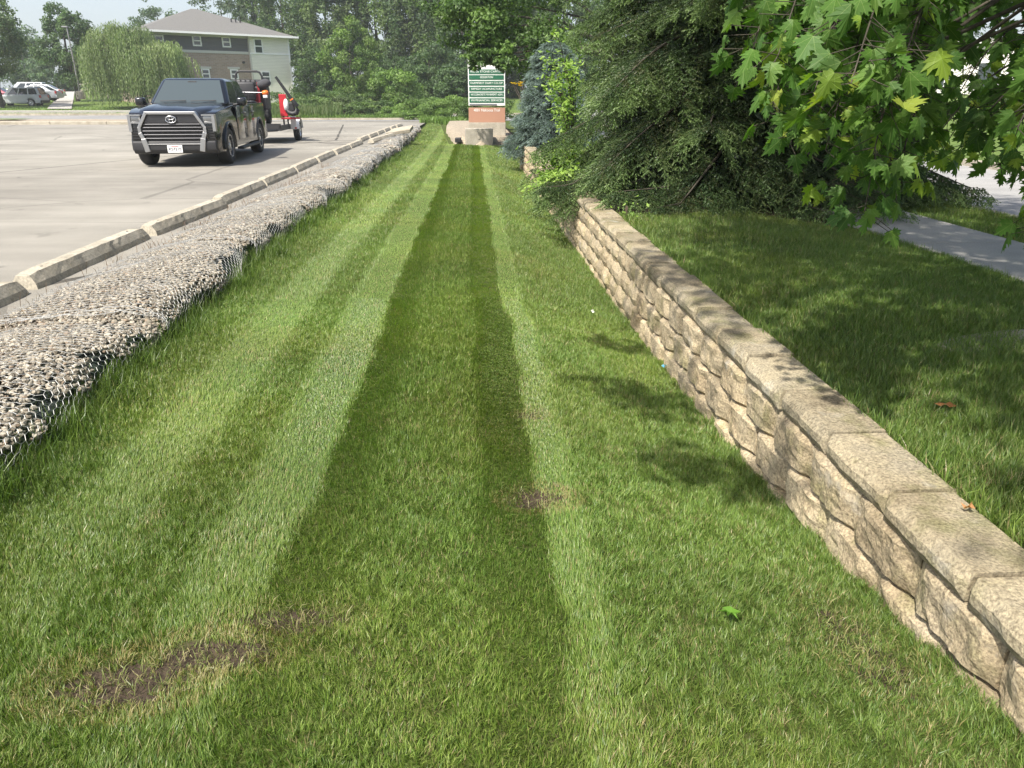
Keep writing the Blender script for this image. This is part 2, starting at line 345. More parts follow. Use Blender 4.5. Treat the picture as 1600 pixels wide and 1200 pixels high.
# lawn on the far side of the street
sheet('street_lawn', np.array([11.5, 14, 20, 34, 60]), np.array([-10, 20, 46, 80]), lambda x, y: .16 + .028 * (x - 11.5) + np.where(y > 50, (y - 50) * .03, 0), M['farturf'])
# kerb round the end of the parking lot, road beyond
slab_run('lot_curb', -18.2, -2.9, 50.2, 50.36, 3, .24, .4, M['concrete'], 'x')
slab_run('island_curb', -62, -18.8, 43.4, 43.62, 3, .26, .35, M['concrete'], 'x', bev=.03)
sheet('gravel_island', ar(-62, -18.7, 1.2), ar(43.6, 48.4, .4), lambda x, y: .22 + .05 * vnoise(x, y, .5, 7), M['pebble'])
sheet('island_grass', ar(-62, -25.6, 1.), np.array([45.6, 46.6, 47.4]), lambda x, y: .31 + 0 * x, M['farturf'])
sheet('road', np.array([-62, -40, -20, -10, 4]), np.array([48.3, 52, 58, 63.2]), lambda x, y: .12 + .0 * x, M['road'])
slab_run('road_curb', -62, 4, 63.2, 63.42, 3, .27, .3, M['concrete'], 'x')
strip('footpath', -62, -10, 66.5, 68.0, .15, .42, M['slabconcrete'])
# driveway climbing between the parked cars and the lamp post
d0, d1, d2, d3 = at(74, 171, 64.5), at(112, 171, 64.5), at(97, 143, 104), at(117, 143, 104)
tt, ss = np.meshgrid(np.linspace(0, 1, 24), np.linspace(0, 1, 4), indexing='ij')
dX = (d0[0] * (1 - ss) + d1[0] * ss) * (1 - tt) + (d2[0] * (1 - ss) + d3[0] * ss) * tt; dY = (d0[1] * (1 - ss) + d1[1] * ss) * (1 - tt) + (d2[1] * (1 - ss) + d3[1] * ss) * tt
a = (np.arange(23)[:, None] * 4 + np.arange(3)[None]).ravel()
tag(MB().add(np.stack([dX, dY, np.maximum(hill(dX, dY), np.where(dY < 68.5, .43, -9)) + .07], -1).reshape(-1, 3), np.stack([a, a + 4, a + 5, a + 1], 1)).build('driveway', M['slabconcrete'], None, True), kind='structure')
for yl in (23.7, 26.45, 29.2, 31.95):
    tag(MB().box(-9.2, -4.1, yl, yl + .1, .09, .104).build('bay_line', M['bayline']), kind='structure')
# bed of pebbles round the sign, mulch under the spruce
sheet('pebble_bed', ar(-1.3, 4.4, .2), ar(27.4, 44, .3), lambda x, y: np.maximum(lawn_z(np.minimum(x, 1.3), y), -.5) + .28 + .02 * vnoise(x, y, .3, 12) - 1.5 * sst(-.6, -1.0, x + .07 * (y - 29) ) - .9 * sst(29.5, 28.2, y - .8 * abs(x - .3)), M['pebble'])
sheet('mulch_bed', ar(1.62, 4.29, .1), ar(7.6, 16, .2), lambda x, y: upper_z(x, y) + .035 * vnoise(x, y, .25, 14) - .10 * sst(9.15, 8.5, y - .35 * np.sin(x * 2.2) + .9 * sst(3, 4.3, x)), M['mulch'])
# ---------------------------------------------------------------- grass
GREENS = np.array([(.112, .185, .032), (.138, .215, .040), (.176, .252, .054), (.088, .160, .034), (.21, .27, .085)])
def blades(mb, X, Y, Z, L, Wd, tilt, az, col, seg=2):
    n = len(X); base = np.stack([X, Y, Z], 1)
    d0 = np.stack([np.sin(tilt * .55) * np.cos(az), np.sin(tilt * .55) * np.sin(az), np.cos(tilt * .55)], 1)
    d1 = np.stack([np.sin(tilt * 1.25) * np.cos(az), np.sin(tilt * 1.25) * np.sin(az), np.cos(tilt * 1.25)], 1)
    tw = az + np.pi / 2 + rng.normal(0, .7, n); side = np.stack([np.cos(tw), np.sin(tw), rng.normal(0, .2, n)], 1) * (Wd / 2)[:, None]
    mid = base + d0 * (L * .5)[:, None]; tip = mid + d1 * (L * .5)[:, None]
    if seg == 2:
        V = np.stack([base - side * .8, base + side * .8, mid - side, mid + side, tip], 1).reshape(-1, 3)
        k = np.arange(n)[:, None] * 5
        mb.add(V, np.concatenate([k + [0, 1, 3], k + [0, 3, 2], k + [2, 3, 4]], 0), np.repeat(col, 5, 0))
    else:
        V = np.stack([base - side, base + side, tip], 1).reshape(-1, 3); k = np.arange(n)[:, None] * 3
        mb.add(V, k + [0, 1, 2], np.repeat(col, 3, 0))
def lean_map(X, Y):                    # mower rows: +1 pressed away from the start of the row, -1 pressed back, 0 upright
    X = np.asarray(X); wob = .03 * (vnoise(X * 0, Y, 1.6, 21) - .5) * 2 + .03 * (vnoise(X, Y, .35, 22) - .5)
    x = X + wob + .05 * (vnoise(X, Y, .3, 28) - .5) + rng.normal(0, .012, X.shape)
    xs = [-2.4, -1.95, -1.72, -1.60, -1.38, -1.28, -1.05, -.96, -.74, -.68, -.54, -.44, -.06, .02, .22, .25, .36, .42, .75, 1.1, 1.5]
    ls = [.1, .15, .2, .95, .85, .05, .05, 1.5, 1.7, -.9, -.6, -.22, -.22, -1.0, -1.1, 1.9, 1.9, .15, .12, .2, .05]
    l = np.interp(x, xs, ls)
    fade = sst(1.3, 4.4, Y) * .72 + .22
    return l * fade
def scatter(x0, x1, y0, y1, dens):
    n = int((x1 - x0) * (y1 - y0) * dens); return rng.uniform(x0, x1, n), rng.uniform(y0, y1, n)
def inview(X, Y, z=0, m=.25):
    P = np.stack([X, Y, np.full_like(X, z)], 1) - EYE; d = P @ _F; u = (P @ _r) / d; v = (P @ _U) / d
    return (d > .3) & (abs(u) < .702 + m) & (v > -.53 - m)
def grass_patch(mb, x0, x1, y0, y1, dens, wid, ln, zf, mapf=None, seg=2, tall=None, keep=None, shade=1.0):
    X, Y = scatter(x0, x1, y0, y1, dens); ok = inview(X, Y)
    if keep is not None: ok &= keep(X, Y)
    big = vnoise(X, Y, .22, 31) * .5 + vnoise(X, Y, .07, 32) * .5
    ok &= rng.random(len(X)) < .55 + .75 * big
    for (cx, cy, rx, ry, s) in DIRT:
        q = ((X - cx) / rx) ** 2 + ((Y - cy) / ry) ** 2 + 2.0 * (vnoise(X, Y, .04, 33) - .5) + 1.2 * (vnoise(X, Y, .012, 39) - .5); ok &= ~((q < 1) & (rng.random(len(X)) < s * .97))
    X, Y = X[ok], Y[ok]; n = len(X)
    ln_ = mapf(X, Y) if mapf else np.zeros(n)
    clump = vnoise(X, Y, .05, 34) * 2 * np.pi * 2
    # lean: mean direction +-Y, with scatter
    tilt = np.abs(rng.normal(.45, .28, n)) + .1; az = clump + rng.normal(0, 1.0, n)
    k_ = 1 - .75 * np.clip(np.abs(ln_), 0, 1); dx = np.sin(tilt) * np.cos(az) * k_; dy = np.sin(tilt) * np.sin(az) * k_ + ln_ * 1.15
    az = np.arctan2(dy, dx); tilt = np.clip(np.hypot(dx, dy), .05, 1.28)
    L = ln * rng.uniform(.65, 1.25, n) * (.8 + .4 * vnoise(X, Y, .3, 35)) * np.where(rng.random(n) < .04, 1.5, 1)
    if tall is not None: L = L * tall(X, Y)
    c = GREENS[rng.integers(0, len(GREENS), n)] * rng.uniform(.75, 1.25, n)[:, None]
    pat = vnoise(X, Y, .9, 36)[:, None]; c = c * (.82 + .36 * pat) * np.array([1, 1, 1.])
    yl = .35 * sst(.3, .85, vnoise(X, Y, .6, 37))[:, None]; c = c * (1 - yl) + c * np.array([1.35, 1.08, .95]) * yl
    dry = rng.random(n) < .045 + .11 * sst(.6, .9, vnoise(X, Y, .16, 38))
    c[dry] = np.array([.33, .28, .14]) * rng.uniform(.6, 1.2, dry.sum())[:, None]
    for (cx, cy, rx, ry, s) in DIRT:
        q = ((X - cx) / rx) ** 2 + ((Y - cy) / ry) ** 2; d2 = (q < 4) & (rng.random(n) < .42 * s); c[d2] = np.array([.30, .26, .11]) * rng.uniform(.6, 1.2, d2.sum())[:, None]; L = np.where(q < 3, L * .75, L)
    wd = wid * rng.uniform(.6, 1.3, n)
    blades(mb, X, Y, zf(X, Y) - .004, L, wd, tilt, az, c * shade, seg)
def tall_left(X, Y):
    e = rock_edge(Y); d = X - e
    return 1 + 1.6 * np.exp(-np.clip(d - .02, 0, None) / .14) * sst(.35, .7, vnoise(X, Y, .3, 41)) + .9 * np.exp(-np.clip(1.40 - X, 0, None) / .06) * vnoise(X, Y, .15, 42)
keepL = lambda X, Y: (X > rock_edge(Y) - .12 * (vnoise(X, Y, .25, 43) > .6)) & (X < 1.40)
mb = MB()
for a in ((.7, 2.2, 68000, .0020, .034, 2), (2.2, 3.6, 52000, .0023, .034, 2), (3.6, 6, 30000, .0029, .036, 2), (6, 10, 15000, .0043, .038, 1), (10, 18, 6000, .0072, .040, 1), (18, 30, 2200, .013, .05, 1), (30, 46, 900, .022, .05, 1)):
    grass_patch(mb, -2.6, 1.42, a[0], a[1], a[2], a[3], a[4], lawn_z, lean_map, a[5], tall_left, keepL if a[0] < 27 else (lambda X, Y: (X > rock_edge(Y)) & ((X < -.9 - .06 * (Y - 29)) | (Y < 28.3) )))
# long rough tufts against the rocks
for k in range(330):
    yy = 2.6 + 24 * rng.random() ** 1.6; xx = rock_edge(yy) + rng.normal(.02, .05); n = 60; r_ = rng.uniform(.04, .13)
    X = xx + rng.normal(0, r_, n); Y = yy + rng.normal(0, r_ * 1.3, n)
    blades(mb, X, Y, lawn_z(X, Y), rng.uniform(.07, .15, n) * rng.uniform(.8, 1.5), np.full(n, .0035 if yy < 8 else .007), np.abs(rng.normal(.5, .3, n)), rng.uniform(0, 6.3, n), GREENS[rng.integers(0, 4, n)] * rng.uniform(.45, .95), 2)
for (cx, cy, rx, ry, s_) in DIRT:        # torn pale blades lying over the bare patches
    n = int(26000 * rx * ry) + 12; X = cx + rng.normal(0, rx * .9, n); Y = cy + rng.normal(0, ry * .9, n)
    cc = np.where(rng.random((n, 1)) < .5, np.array([.30, .27, .13]), np.array([.17, .20, .06])) * rng.uniform(.6, 1.2, (n, 1))
    blades(mb, X, Y, lawn_z(X, Y) + .003, rng.uniform(.02, .06, n), np.full(n, .0024), rng.uniform(.7, 1.25, n), rng.uniform(0, 6.3, n), cc, 2)
X, Y = scatter(-3.1, -.4, 45.0, 47.3, 260); n = len(X)
blades(mb, X, Y, lawn_z(X, Y), rng.uniform(.15, .5, n), np.full(n, .04), np.abs(rng.normal(.5, .25, n)), rng.uniform(0, 6.3, n), np.array([.13, .21, .045]) * rng.uniform(.7, 1.3, (n, 1)), 2)
o = mb.build('lawn_grass', M['grass']); tag(o, 'mown striped green grass between the rocks and the block wall', 'grass', kind='stuff')
mb = MB()
shadef = lambda X, Y: (X > 1.66) & (X < 4.32) & ((Y < 8.85 + .3 * np.sin(X * 2.2) - .9 * sst(3, 4.3, X)) | (rng.random(len(X)) < .015) | ((Y > 13.5) ))
flat = lambda X, Y: rng.normal(0, .25, len(X))
for a in ((1.3, 3.6, 30000, .0026, .055, 2), (3.6, 6.5, 19000, .0034, .055, 2), (6.5, 12, 8500, .0052, .055, 1), (12, 27, 1300, .014, .06, 1)):
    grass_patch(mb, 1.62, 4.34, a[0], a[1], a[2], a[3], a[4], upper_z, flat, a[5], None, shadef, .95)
grass_patch(mb, 1.63, 1.74, 1.3, 8.3, 5000, .004, .10, upper_z, flat, 2)
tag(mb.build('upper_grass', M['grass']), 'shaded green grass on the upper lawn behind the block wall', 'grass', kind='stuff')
mb = MB(); zv = lambda X, Y: .165 + .02 * (vnoise(X, Y, 1.5, 6) - .5)
for a in ((4, 12, 3500, .008, .06, 1), (12, 30, 900, .016, .07, 1)):
    grass_patch(mb, 5.36, 6.62, a[0], a[1], a[2], a[3], a[4], zv, flat, a[5])
tag(mb.build('verge_grass', M['grass']), 'green grass strip between the sidewalk and the street', 'grass', kind='stuff')
mb = MB()
for (zf, x0, x1, y0, y1, dn) in ((lambda X, Y: hill(X, Y), -50, -8, 63.6, 75, 28),):
    X, Y = scatter(x0, x1, y0, y1, dn); n = len(X)
    c = GREENS[rng.integers(0, 4, n)] * rng.uniform(.8, 1.3, n)[:, None]
    blades(mb, X, Y, zf(X, Y), rng.uniform(.06, .14, n), np.full(n, .06), np.abs(rng.normal(.7, .3, n)), rng.uniform(0, 6.3, n), c, 1)
tag(mb.build('roadside_grass', M['grass']), 'grass slope beyond the road in front of the willow', 'grass', kind='stuff')
# ---------------------------------------------------------------- rock filled wire sleeves along the lot edge
X_IN = -3.22
SECT = [2.0 + 2.75 * k for k in range(13)]
def sleeve(Y, s, k):                   # s: 0 at the lawn side foot, 1 at the lot side -> x, z
    y0 = SECT[k]; t = (np.asarray(Y) - y0) / 2.75
    bul = np.clip(np.sin(np.clip(t, 0, 1) * np.pi), 0, 1) ** .35
    e = rock_edge(Y); zl = lawn_z(e, Y) - .01
    # cross profile
    xs = np.interp(s, [0, .09, .20, .36, .7, 1], [0, -.01, .05, .22, .60, 1.0])
    top = .185 + .06 * bul + .06 * (vnoise(np.asarray(Y) + s, s * 2., .6, 51) - .5)
    hs = np.interp(s, [0, .09, .20, .36, .7, 1], [0, .55, .88, 1.0, .93, .60])
    x = e + (X_IN - e) * xs - (1 - bul) * .0
    x = x + .05 * (vnoise(Y, s * 3., .5, 52) - .5) * (s < .5)
    z = zl + (top - zl) * hs
    return x, z
def ico():
    p = (1 + 5 ** .5) / 2
    V = np.array([(-1, p, 0), (1, p, 0), (-1, -p, 0), (1, -p, 0), (0, -1, p), (0, 1, p), (0, -1, -p), (0, 1, -p), (p, 0, -1), (p, 0, 1), (-p, 0, -1), (-p, 0, 1)], float); V /= np.linalg.norm(V[0])
    F = np.array([(0, 11, 5), (0, 5, 1), (0, 1, 7), (0, 7, 10), (0, 10, 11), (1, 5, 9), (5, 11, 4), (11, 10, 2), (10, 7, 6), (7, 1, 8), (3, 9, 4), (3, 4, 2), (3, 2, 6), (3, 6, 8), (3, 8, 9), (4, 9, 5), (2, 4, 11), (6, 2, 10), (8, 6, 7), (9, 8, 1)])
    return V, F
IV, IF = ico()
def stones(mb, C, size, flat=.6):
    n = len(C); V = IV[None] * rng.uniform(.72, 1.25, (n, 12, 1)); sc = size[:, None] * np.stack([rng.uniform(.8, 1.3, n), rng.uniform(.7, 1.1, n), np.full(n, flat) * rng.uniform(.8, 1.2, n)], 1)
    V = V * sc[:, None]; a = rng.uniform(0, 6.3, n); b = rng.normal(0, .45, n)
    ca, sa, cb, sb = np.cos(a), np.sin(a), np.cos(b), np.sin(b)
    x, y, z = V[..., 0], V[..., 1], V[..., 2]; y, z = y * cb[:, None] - z * sb[:, None], y * sb[:, None] + z * cb[:, None]
    x, y = x * ca[:, None] - y * sa[:, None], x * sa[:, None] + y * ca[:, None]
    V = np.stack([x, y, z], -1) + C[:, None]; k = np.arange(n)[:, None, None] * 12
    tone = np.array([(.30, .268, .212), (.225, .202, .163), (.385, .35, .285), (.15, .13, .10), (.255, .20, .148), (.25, .232, .20)])[rng.choice(6, n, p=[.28, .22, .2, .1, .1, .1])] * rng.uniform(.8, 1.2, n)[:, None]
    mb.add(V.reshape(-1, 3), (IF[None] + k).reshape(-1, 3), np.repeat(tone, 12, 0))
def stone_mat():
    m, t, b = newmat('crushed_stone'); a = t.nodes.new('ShaderNodeAttribute'); a.attribute_name = 'col'; g = t.nodes.new('ShaderNodeNewGeometry')
    f, n = rampnoise(t, g.outputs['Position'], 90, [(.6, .58, .55), (1.2, 1.2, 1.2)], detail=5); c = mix(t, a.outputs['Color'], f, .8, 'MULTIPLY')
    t.links.new(c, b.inputs['Base Color']); b.inputs['Roughness'].default_value = .92; b.inputs['Specular IOR Level'].default_value = .2
    bump(t, b, n.outputs['Fac'], .5, .004); return m
M['stone'] = stone_mat(); M['grit'] = rocky('stone_grit', [(.10, .08, .06), (.20, .17, .135), (.28, .25, .20)], 30, 120, .8, bscale=90, bdist=.01, world=True); M['wire'] = plain('galvanised_wire', (.42, .42, .40), .55, .15); M['fabric'] = plain('geotextile', (.03, .038, .035), .9, spec=.1)
ords = ['nearest', 'second', 'third', 'fourth', 'fifth', 'sixth', 'seventh', 'eighth', 'ninth', 'tenth', 'eleventh', 'twelfth', 'thirteenth', 'fourteenth', 'fifteenth', 'sixteenth', 'seventeenth']
for k, y0 in enumerate(SECT):
    g = empty('rock_gabion', (-2.7, y0 + 1.37, .0), label=f'{ords[k]} rock filled chicken wire sleeve from the camera, beside the striped lawn' if k < 12 else 'farthest rock filled chicken wire sleeve at the far end of the row', cat='gabion', group='rock filled wire sleeves along the lot edge')
    inv = np.array([-2.7, y0 + 1.37, 0])
    d = y0 + 1.3
    # dark cloth liner
    ny, ns = 28, 14; yy = np.linspace(y0, y0 + 2.74, ny); ss = np.linspace(0, 1, ns); gy, gs = np.meshgrid(yy, ss, indexing='ij'); x, z = sleeve(gy, gs, k)
    V = np.stack([x + .01 * 0, gy, z - .045 - .05 * (gs > .2)], -1) ; V[..., 0] -= .05 * (gs < .4); i, j = np.meshgrid(np.arange(ny - 1), np.arange(ns - 1), indexing='ij'); a = (i * ns + j).ravel()
    MB().add((V.reshape(-1, 3) - inv), np.stack([a, a + ns, a + ns + 1, a + 1], 1)).build('liner', M['fabric'], g, True)
    V2 = np.stack([x, gy, z - .020], -1)[:, 6:]; i, j = np.meshgrid(np.arange(ny - 1), np.arange(ns - 7), indexing='ij'); a = (i * (ns - 6) + j).ravel()
    MB().add((V2.reshape(-1, 3) - inv), np.stack([a, a + ns - 6, a + ns - 5, a + 1], 1)).build('grit', M['grit'], g, True)
    # stones
    size = .013 if d < 7 else (.018 if d < 12 else (.032 if d < 22 else .05)); area = 2.75 * 1.35; n = int(area / (size ** 2 * 4) * 1.9)
    Y = rng.uniform(y0, y0 + 2.74, n); s = rng.uniform(0.0, 1.02, n); s0 = .09 + .20 * sst(.35, .8, vnoise(Y, Y * 0, .22, 55)) + .16 * (vnoise(Y, s * 4, .10, 56) - .5)
    ok = s > s0; Y, s = Y[ok], s[ok]; x, z = sleeve(Y, s, k); m_ = MB(); C = np.stack([x, Y, z - size * rng.uniform(.6, 2.0, len(x))], 1) - inv
    stones(m_, C, size * rng.uniform(.6, 1.5, len(x)))
    tag(m_.build('stones', M['stone'], g), kind='stuff')
    # netting: hexagons
    cell = .062 if d < 12 else (.085 if d < 22 else .12); wr = .0014 if d < 5 else (.0016 if d < 9 else (.0017 if d < 16 else .0024)); Ls = 1.38
    w = cell; h = cell * .95; E1 = []; rows = int(2.75 / h) + 1; cols = int(Ls / w) + 2
    q = w / 2 / math.cos(R(30))
    for r_ in range(rows):
        for c_ in range(cols):
            cx = (c_ + (.5 if r_ % 2 else 0)) * w; cy = r_ * q * 1.5
            p = [(cx, cy + q), (cx + w / 2, cy + q / 2), (cx + w / 2, cy - q / 2), (cx, cy - q)]
            E1 += [(p[0], p[1]), (p[1], p[2]), (p[2], p[3])]
    E1 = np.array(E1)
    def mapnet(P):
        s = P[..., 0] / Ls; Y = P[..., 1] + y0
        Yj = Y + .05 * (vnoise(P[..., 0], Y, .35, 57) - .5); s = s + .05 * (vnoise(P[..., 0], Y, .3, 58) - .5)
        x, z = sleeve(np.clip(Yj, y0, y0 + 2.76), np.clip(s, 0, 1), k)
        j = .007 * (vnoise(P[..., 0] * 3, Y * 3, .11, 59) - .3) + .018 * (vnoise(P[..., 0], Y, .25, 60) - .4)
        return np.stack([x + .02 * (s < .3), Yj, z + .020 + j], -1), s, Y
    a, sa, ya = mapnet(E1[:, 0]); b, sb, yb = mapnet(E1[:, 1]); ok = (sa < 1.0) & (sb < 1.0) & (sa >= 0) & (sb >= 0) & (ya >= y0) & (yb <= y0 + 2.75) & (np.linalg.norm(a - b, axis=1) > 1e-3)
    a, b = a[ok] - inv, b[ok] - inv; T = unit(b - a); A_ = unit(np.cross(T, np.array([0, .2, 1.]))); B_ = np.cross(T, A_)
    ring = lambda P: np.stack([P + wr * (A_ * math.cos(t_) + B_ * math.sin(t_)) for t_ in (0, 2.094, 4.189)], 1)
    V = np.concatenate([ring(a), ring(b)], 1).reshape(-1, 3); kk = np.arange(len(a))[:, None] * 6
    MB().add(V, np.concatenate([kk + [0, 1, 4, 3], kk + [1, 2, 5, 4], kk + [2, 0, 3, 5]], 0)).build('wire_mesh', M['wire'], g)
    # doubled seam wires where two sleeves meet
    sm = MB(); s = np.linspace(.02, 1, 26)
    for q_ in range(3):
        Y = y0 + .02 + .02 * q_ + .03 * np.sin(s * 9 + q_ * 2); x, z = sleeve(Y, s, k); sm.tube(np.stack([x + .02, Y + .02 * vnoise(s, s * 0, .05, q_), z + .022 + .02 * (vnoise(s, s * 0, .08, q_ + 5) - .5)], 1) - inv, wr * 1.3, 5)
    sm.build('seam_wire', M['wire'], g)
# dead weeds caught in the wire by the lot
for k in range(16):
    y = 3.2 + 14 * (k / 16) + rng.uniform(-.3, .3); w_ = MB(); n = 60; X = -3.15 + rng.normal(0, .09, n); Y = y + rng.normal(0, .22, n)
    blades(w_, X, Y, np.full(n, .13), rng.uniform(.05, .15, n), np.full(n, .004), rng.uniform(.2, 1.4, n), rng.uniform(0, 6.3, n), np.array([.16, .10, .07]) * rng.uniform(.6, 1.4, (n, 1)), 2)
    tag(w_.build('dry_weeds', M['grass']), f'{(ords + ["last"])[min(k,16)]} clump of brown dry weeds along the lot edge' if k else 'nearest clump of brown dry weeds between rocks and wheel stops', 'weeds', 'dead weeds between the rocks and the wheel stops')

# ---------------------------------------------------------------- wheel stops
def stop_mesh(seed=0, L=2.29):
    prof = [(-.125, 0), (.125, 0), (.110, .05), (.06, .122), (-.06, .122), (-.110, .05)]
    ys = [0, .001, .14] + list(np.linspace(.2, L - .2, 22)) + [L - .14, L - .001, L]; sc = [0, .88, 1.0] + [1] * 22 + [1.0, .88, 0]
    rg = np.random.default_rng(seed); pr = []
    for i, (x, z) in enumerate(prof):
        a = prof[i]; b = prof[(i + 1) % 6]
        for t in (0, .5): pr.append((a[0] + (b[0] - a[0]) * t, a[1] + (b[1] - a[1]) * t))
    pr = np.array(pr); V = []; n = len(pr)
    for y, s_ in zip(ys, sc):
        P = pr * s_ if s_ else pr * 0
        yy = y
        lift = .03 if s_ == .88 else 0
        ring_ = np.stack([P[:, 0], np.full(n, yy) + (lift * (P[:, 1] / .122) * (1 if y < 1 else -1)), P[:, 1]], 1)
        if s_: ring_ += rg.normal(0, .0014, ring_.shape) * (ring_[:, 2:3] > .01)
        if s_ == 1 and any(abs(y - q) < .045 for q in (L * .38, L * .64)): ring_[:, 0] = np.where(ring_[:, 2] < .12, ring_[:, 0] * .9, ring_[:, 0])
        V.append(ring_)
    F = [(i * n + j, i * n + (j + 1) % n, (i + 1) * n + (j + 1) % n, (i + 1) * n + j) for i in range(len(ys) - 1) for j in range(n)]
    V = np.concatenate(V); me = MB().add(V, F).mesh('wheel_stop'); me.polygons.foreach_set('use_smooth', np.zeros(len(me.polygons), dtype=bool)); me.materials.append(M['concrete']); return me
vs = [stop_mesh(s) for s in range(4)]; SP = []
y = 3.50
for k in range(9): SP.append((-3.62 - .012 * k + rng.normal(0, .012), y, rng.normal(0, .012))); y += 2.43
SP.append((-3.30, 25.0, -.22))
y = 26.2
for k in range(6): SP.append((-3.86 + rng.normal(0, .02), y, rng.normal(0, .015))); y += 2.46
for k, (x, y, a) in enumerate(SP):
    o = bpy.data.objects.new('wheel_stop', vs[k % 4]); COL.objects.link(o); o.location = (x, y, .1 if k != 9 else .14); o.rotation_euler = (0.0 if k != 9 else .04, 0, a)
    lab = f'{ords[k]} concrete wheel stop from the camera at the lot edge' if k != 9 else 'concrete wheel stop knocked out of line onto the rocks'
    if k > 9: lab = f'{ords[k - 10] if k > 10 else "first"} wheel stop beyond the crooked one at the lot edge'.replace('nearest', 'first')
    tag(o, lab, 'wheel stop', 'concrete wheel stops along the lot edge')
    if k < 6:
        for yy in (.32, 2.0):
            bbox = MB().tube([(0, yy, .11), (0, yy, .1245)], .012, 8).build('pin_hole', M['black'], o)
# tilted broken slab on the far rocks
b_ = MB(); P = np.array([(-.55, -.25, 0), (.35, -.35, .02), (.62, .25, .05), (-.1, .35, .02)]); Q = P + [0, 0, .13]
b_.add(np.concatenate([P, Q]), [(3, 2, 1, 0), (4, 5, 6, 7), (0, 1, 5, 4), (1, 2, 6, 5), (2, 3, 7, 6), (3, 0, 4, 7)])
me = bevel_mesh(b_.mesh('broken_slab'), .02); o = link('broken_slab', me, M['concrete']); o.location = (-2.72, 28.6, .27); o.rotation_euler = (.1, -.12, .3)
tag(o, 'tilted broken concrete slab lying on the far rocks', 'slab')

# ---------------------------------------------------------------- retaining wall
def wallmat(name='split_block', mul=(1, 1, 1)):
    m, t, b = newmat(name); g = t.nodes.new('ShaderNodeNewGeometry'); P = g.outputs['Position']; oi = t.nodes.new('ShaderNodeObjectInfo')
    c, _ = rampnoise(t, P, 3.2, [(.30, .235, .148), (.41, .335, .222), (.355, .30, .215)], detail=5)
    s, _ = rampnoise(t, P, 95, [(.45, .43, .41), (1, 1, 1), (1.5, 1.5, 1.45)], detail=3, pos=[.33, .5, .68]); c = mix(t, c, s, .75, 'MULTIPLY')
    mo, _ = rampnoise(t, P, 5, [(1, 1, 1), (.62, .68, .52)], detail=8, pos=[.52, .66]); c = mix(t, c, mo, .8, 'MULTIPLY')
    ef, _ = rampnoise(t, P, 4.2, [(0, 0, 0), (.5, .5, .5)], detail=8, pos=[.60, .70]); c = mix(t, c, (.52, .49, .43), ef)
    r, _ = rampnoise(t, P, .9, [(.82,) * 3, (1.1,) * 3]); c = mix(t, c, r, .7, 'MULTIPLY')
    hs = t.nodes.new('ShaderNodeHueSaturation'); mr = t.nodes.new('ShaderNodeMapRange'); mr.inputs['To Min'].default_value = .8; mr.inputs['To Max'].default_value = 1.15
    t.links.new(oi.outputs['Random'], mr.inputs['Value']); t.links.new(mr.outputs[0], hs.inputs['Value']); t.links.new(c, hs.inputs['Color'])
    t.links.new(mix(t, hs.outputs[0], mul, 1.0, 'MULTIPLY'), b.inputs['Base Color']); b.inputs['Roughness'].default_value = .95; b.inputs['Specular IOR Level'].default_value = .15
    n = t.nodes.new('ShaderNodeTexNoise'); n.inputs['Scale'].default_value = 28; n.inputs['Detail'].default_value = 8; n.inputs['Roughness'].default_value = .7; t.links.new(P, n.inputs['Vector'])
    p = bump(t, b, n.outputs['Fac'], .9, .016)
    n2 = t.nodes.new('ShaderNodeTexNoise'); n2.inputs['Scale'].default_value = 190; n2.inputs['Detail'].default_value = 3; t.links.new(P, n2.inputs['Vector']); bump(t, b, n2.outputs['Fac'], .6, .004, p)
    return m
M['block'] = wallmat(); M['cap'] = wallmat('weathered_cap', (.80, .83, .86))
wall = empty('retaining_wall', (1.5, 11, -.4), label='tan split face block retaining wall between the lawns', cat='wall'); WI = np.array([1.5, 11, -.4])
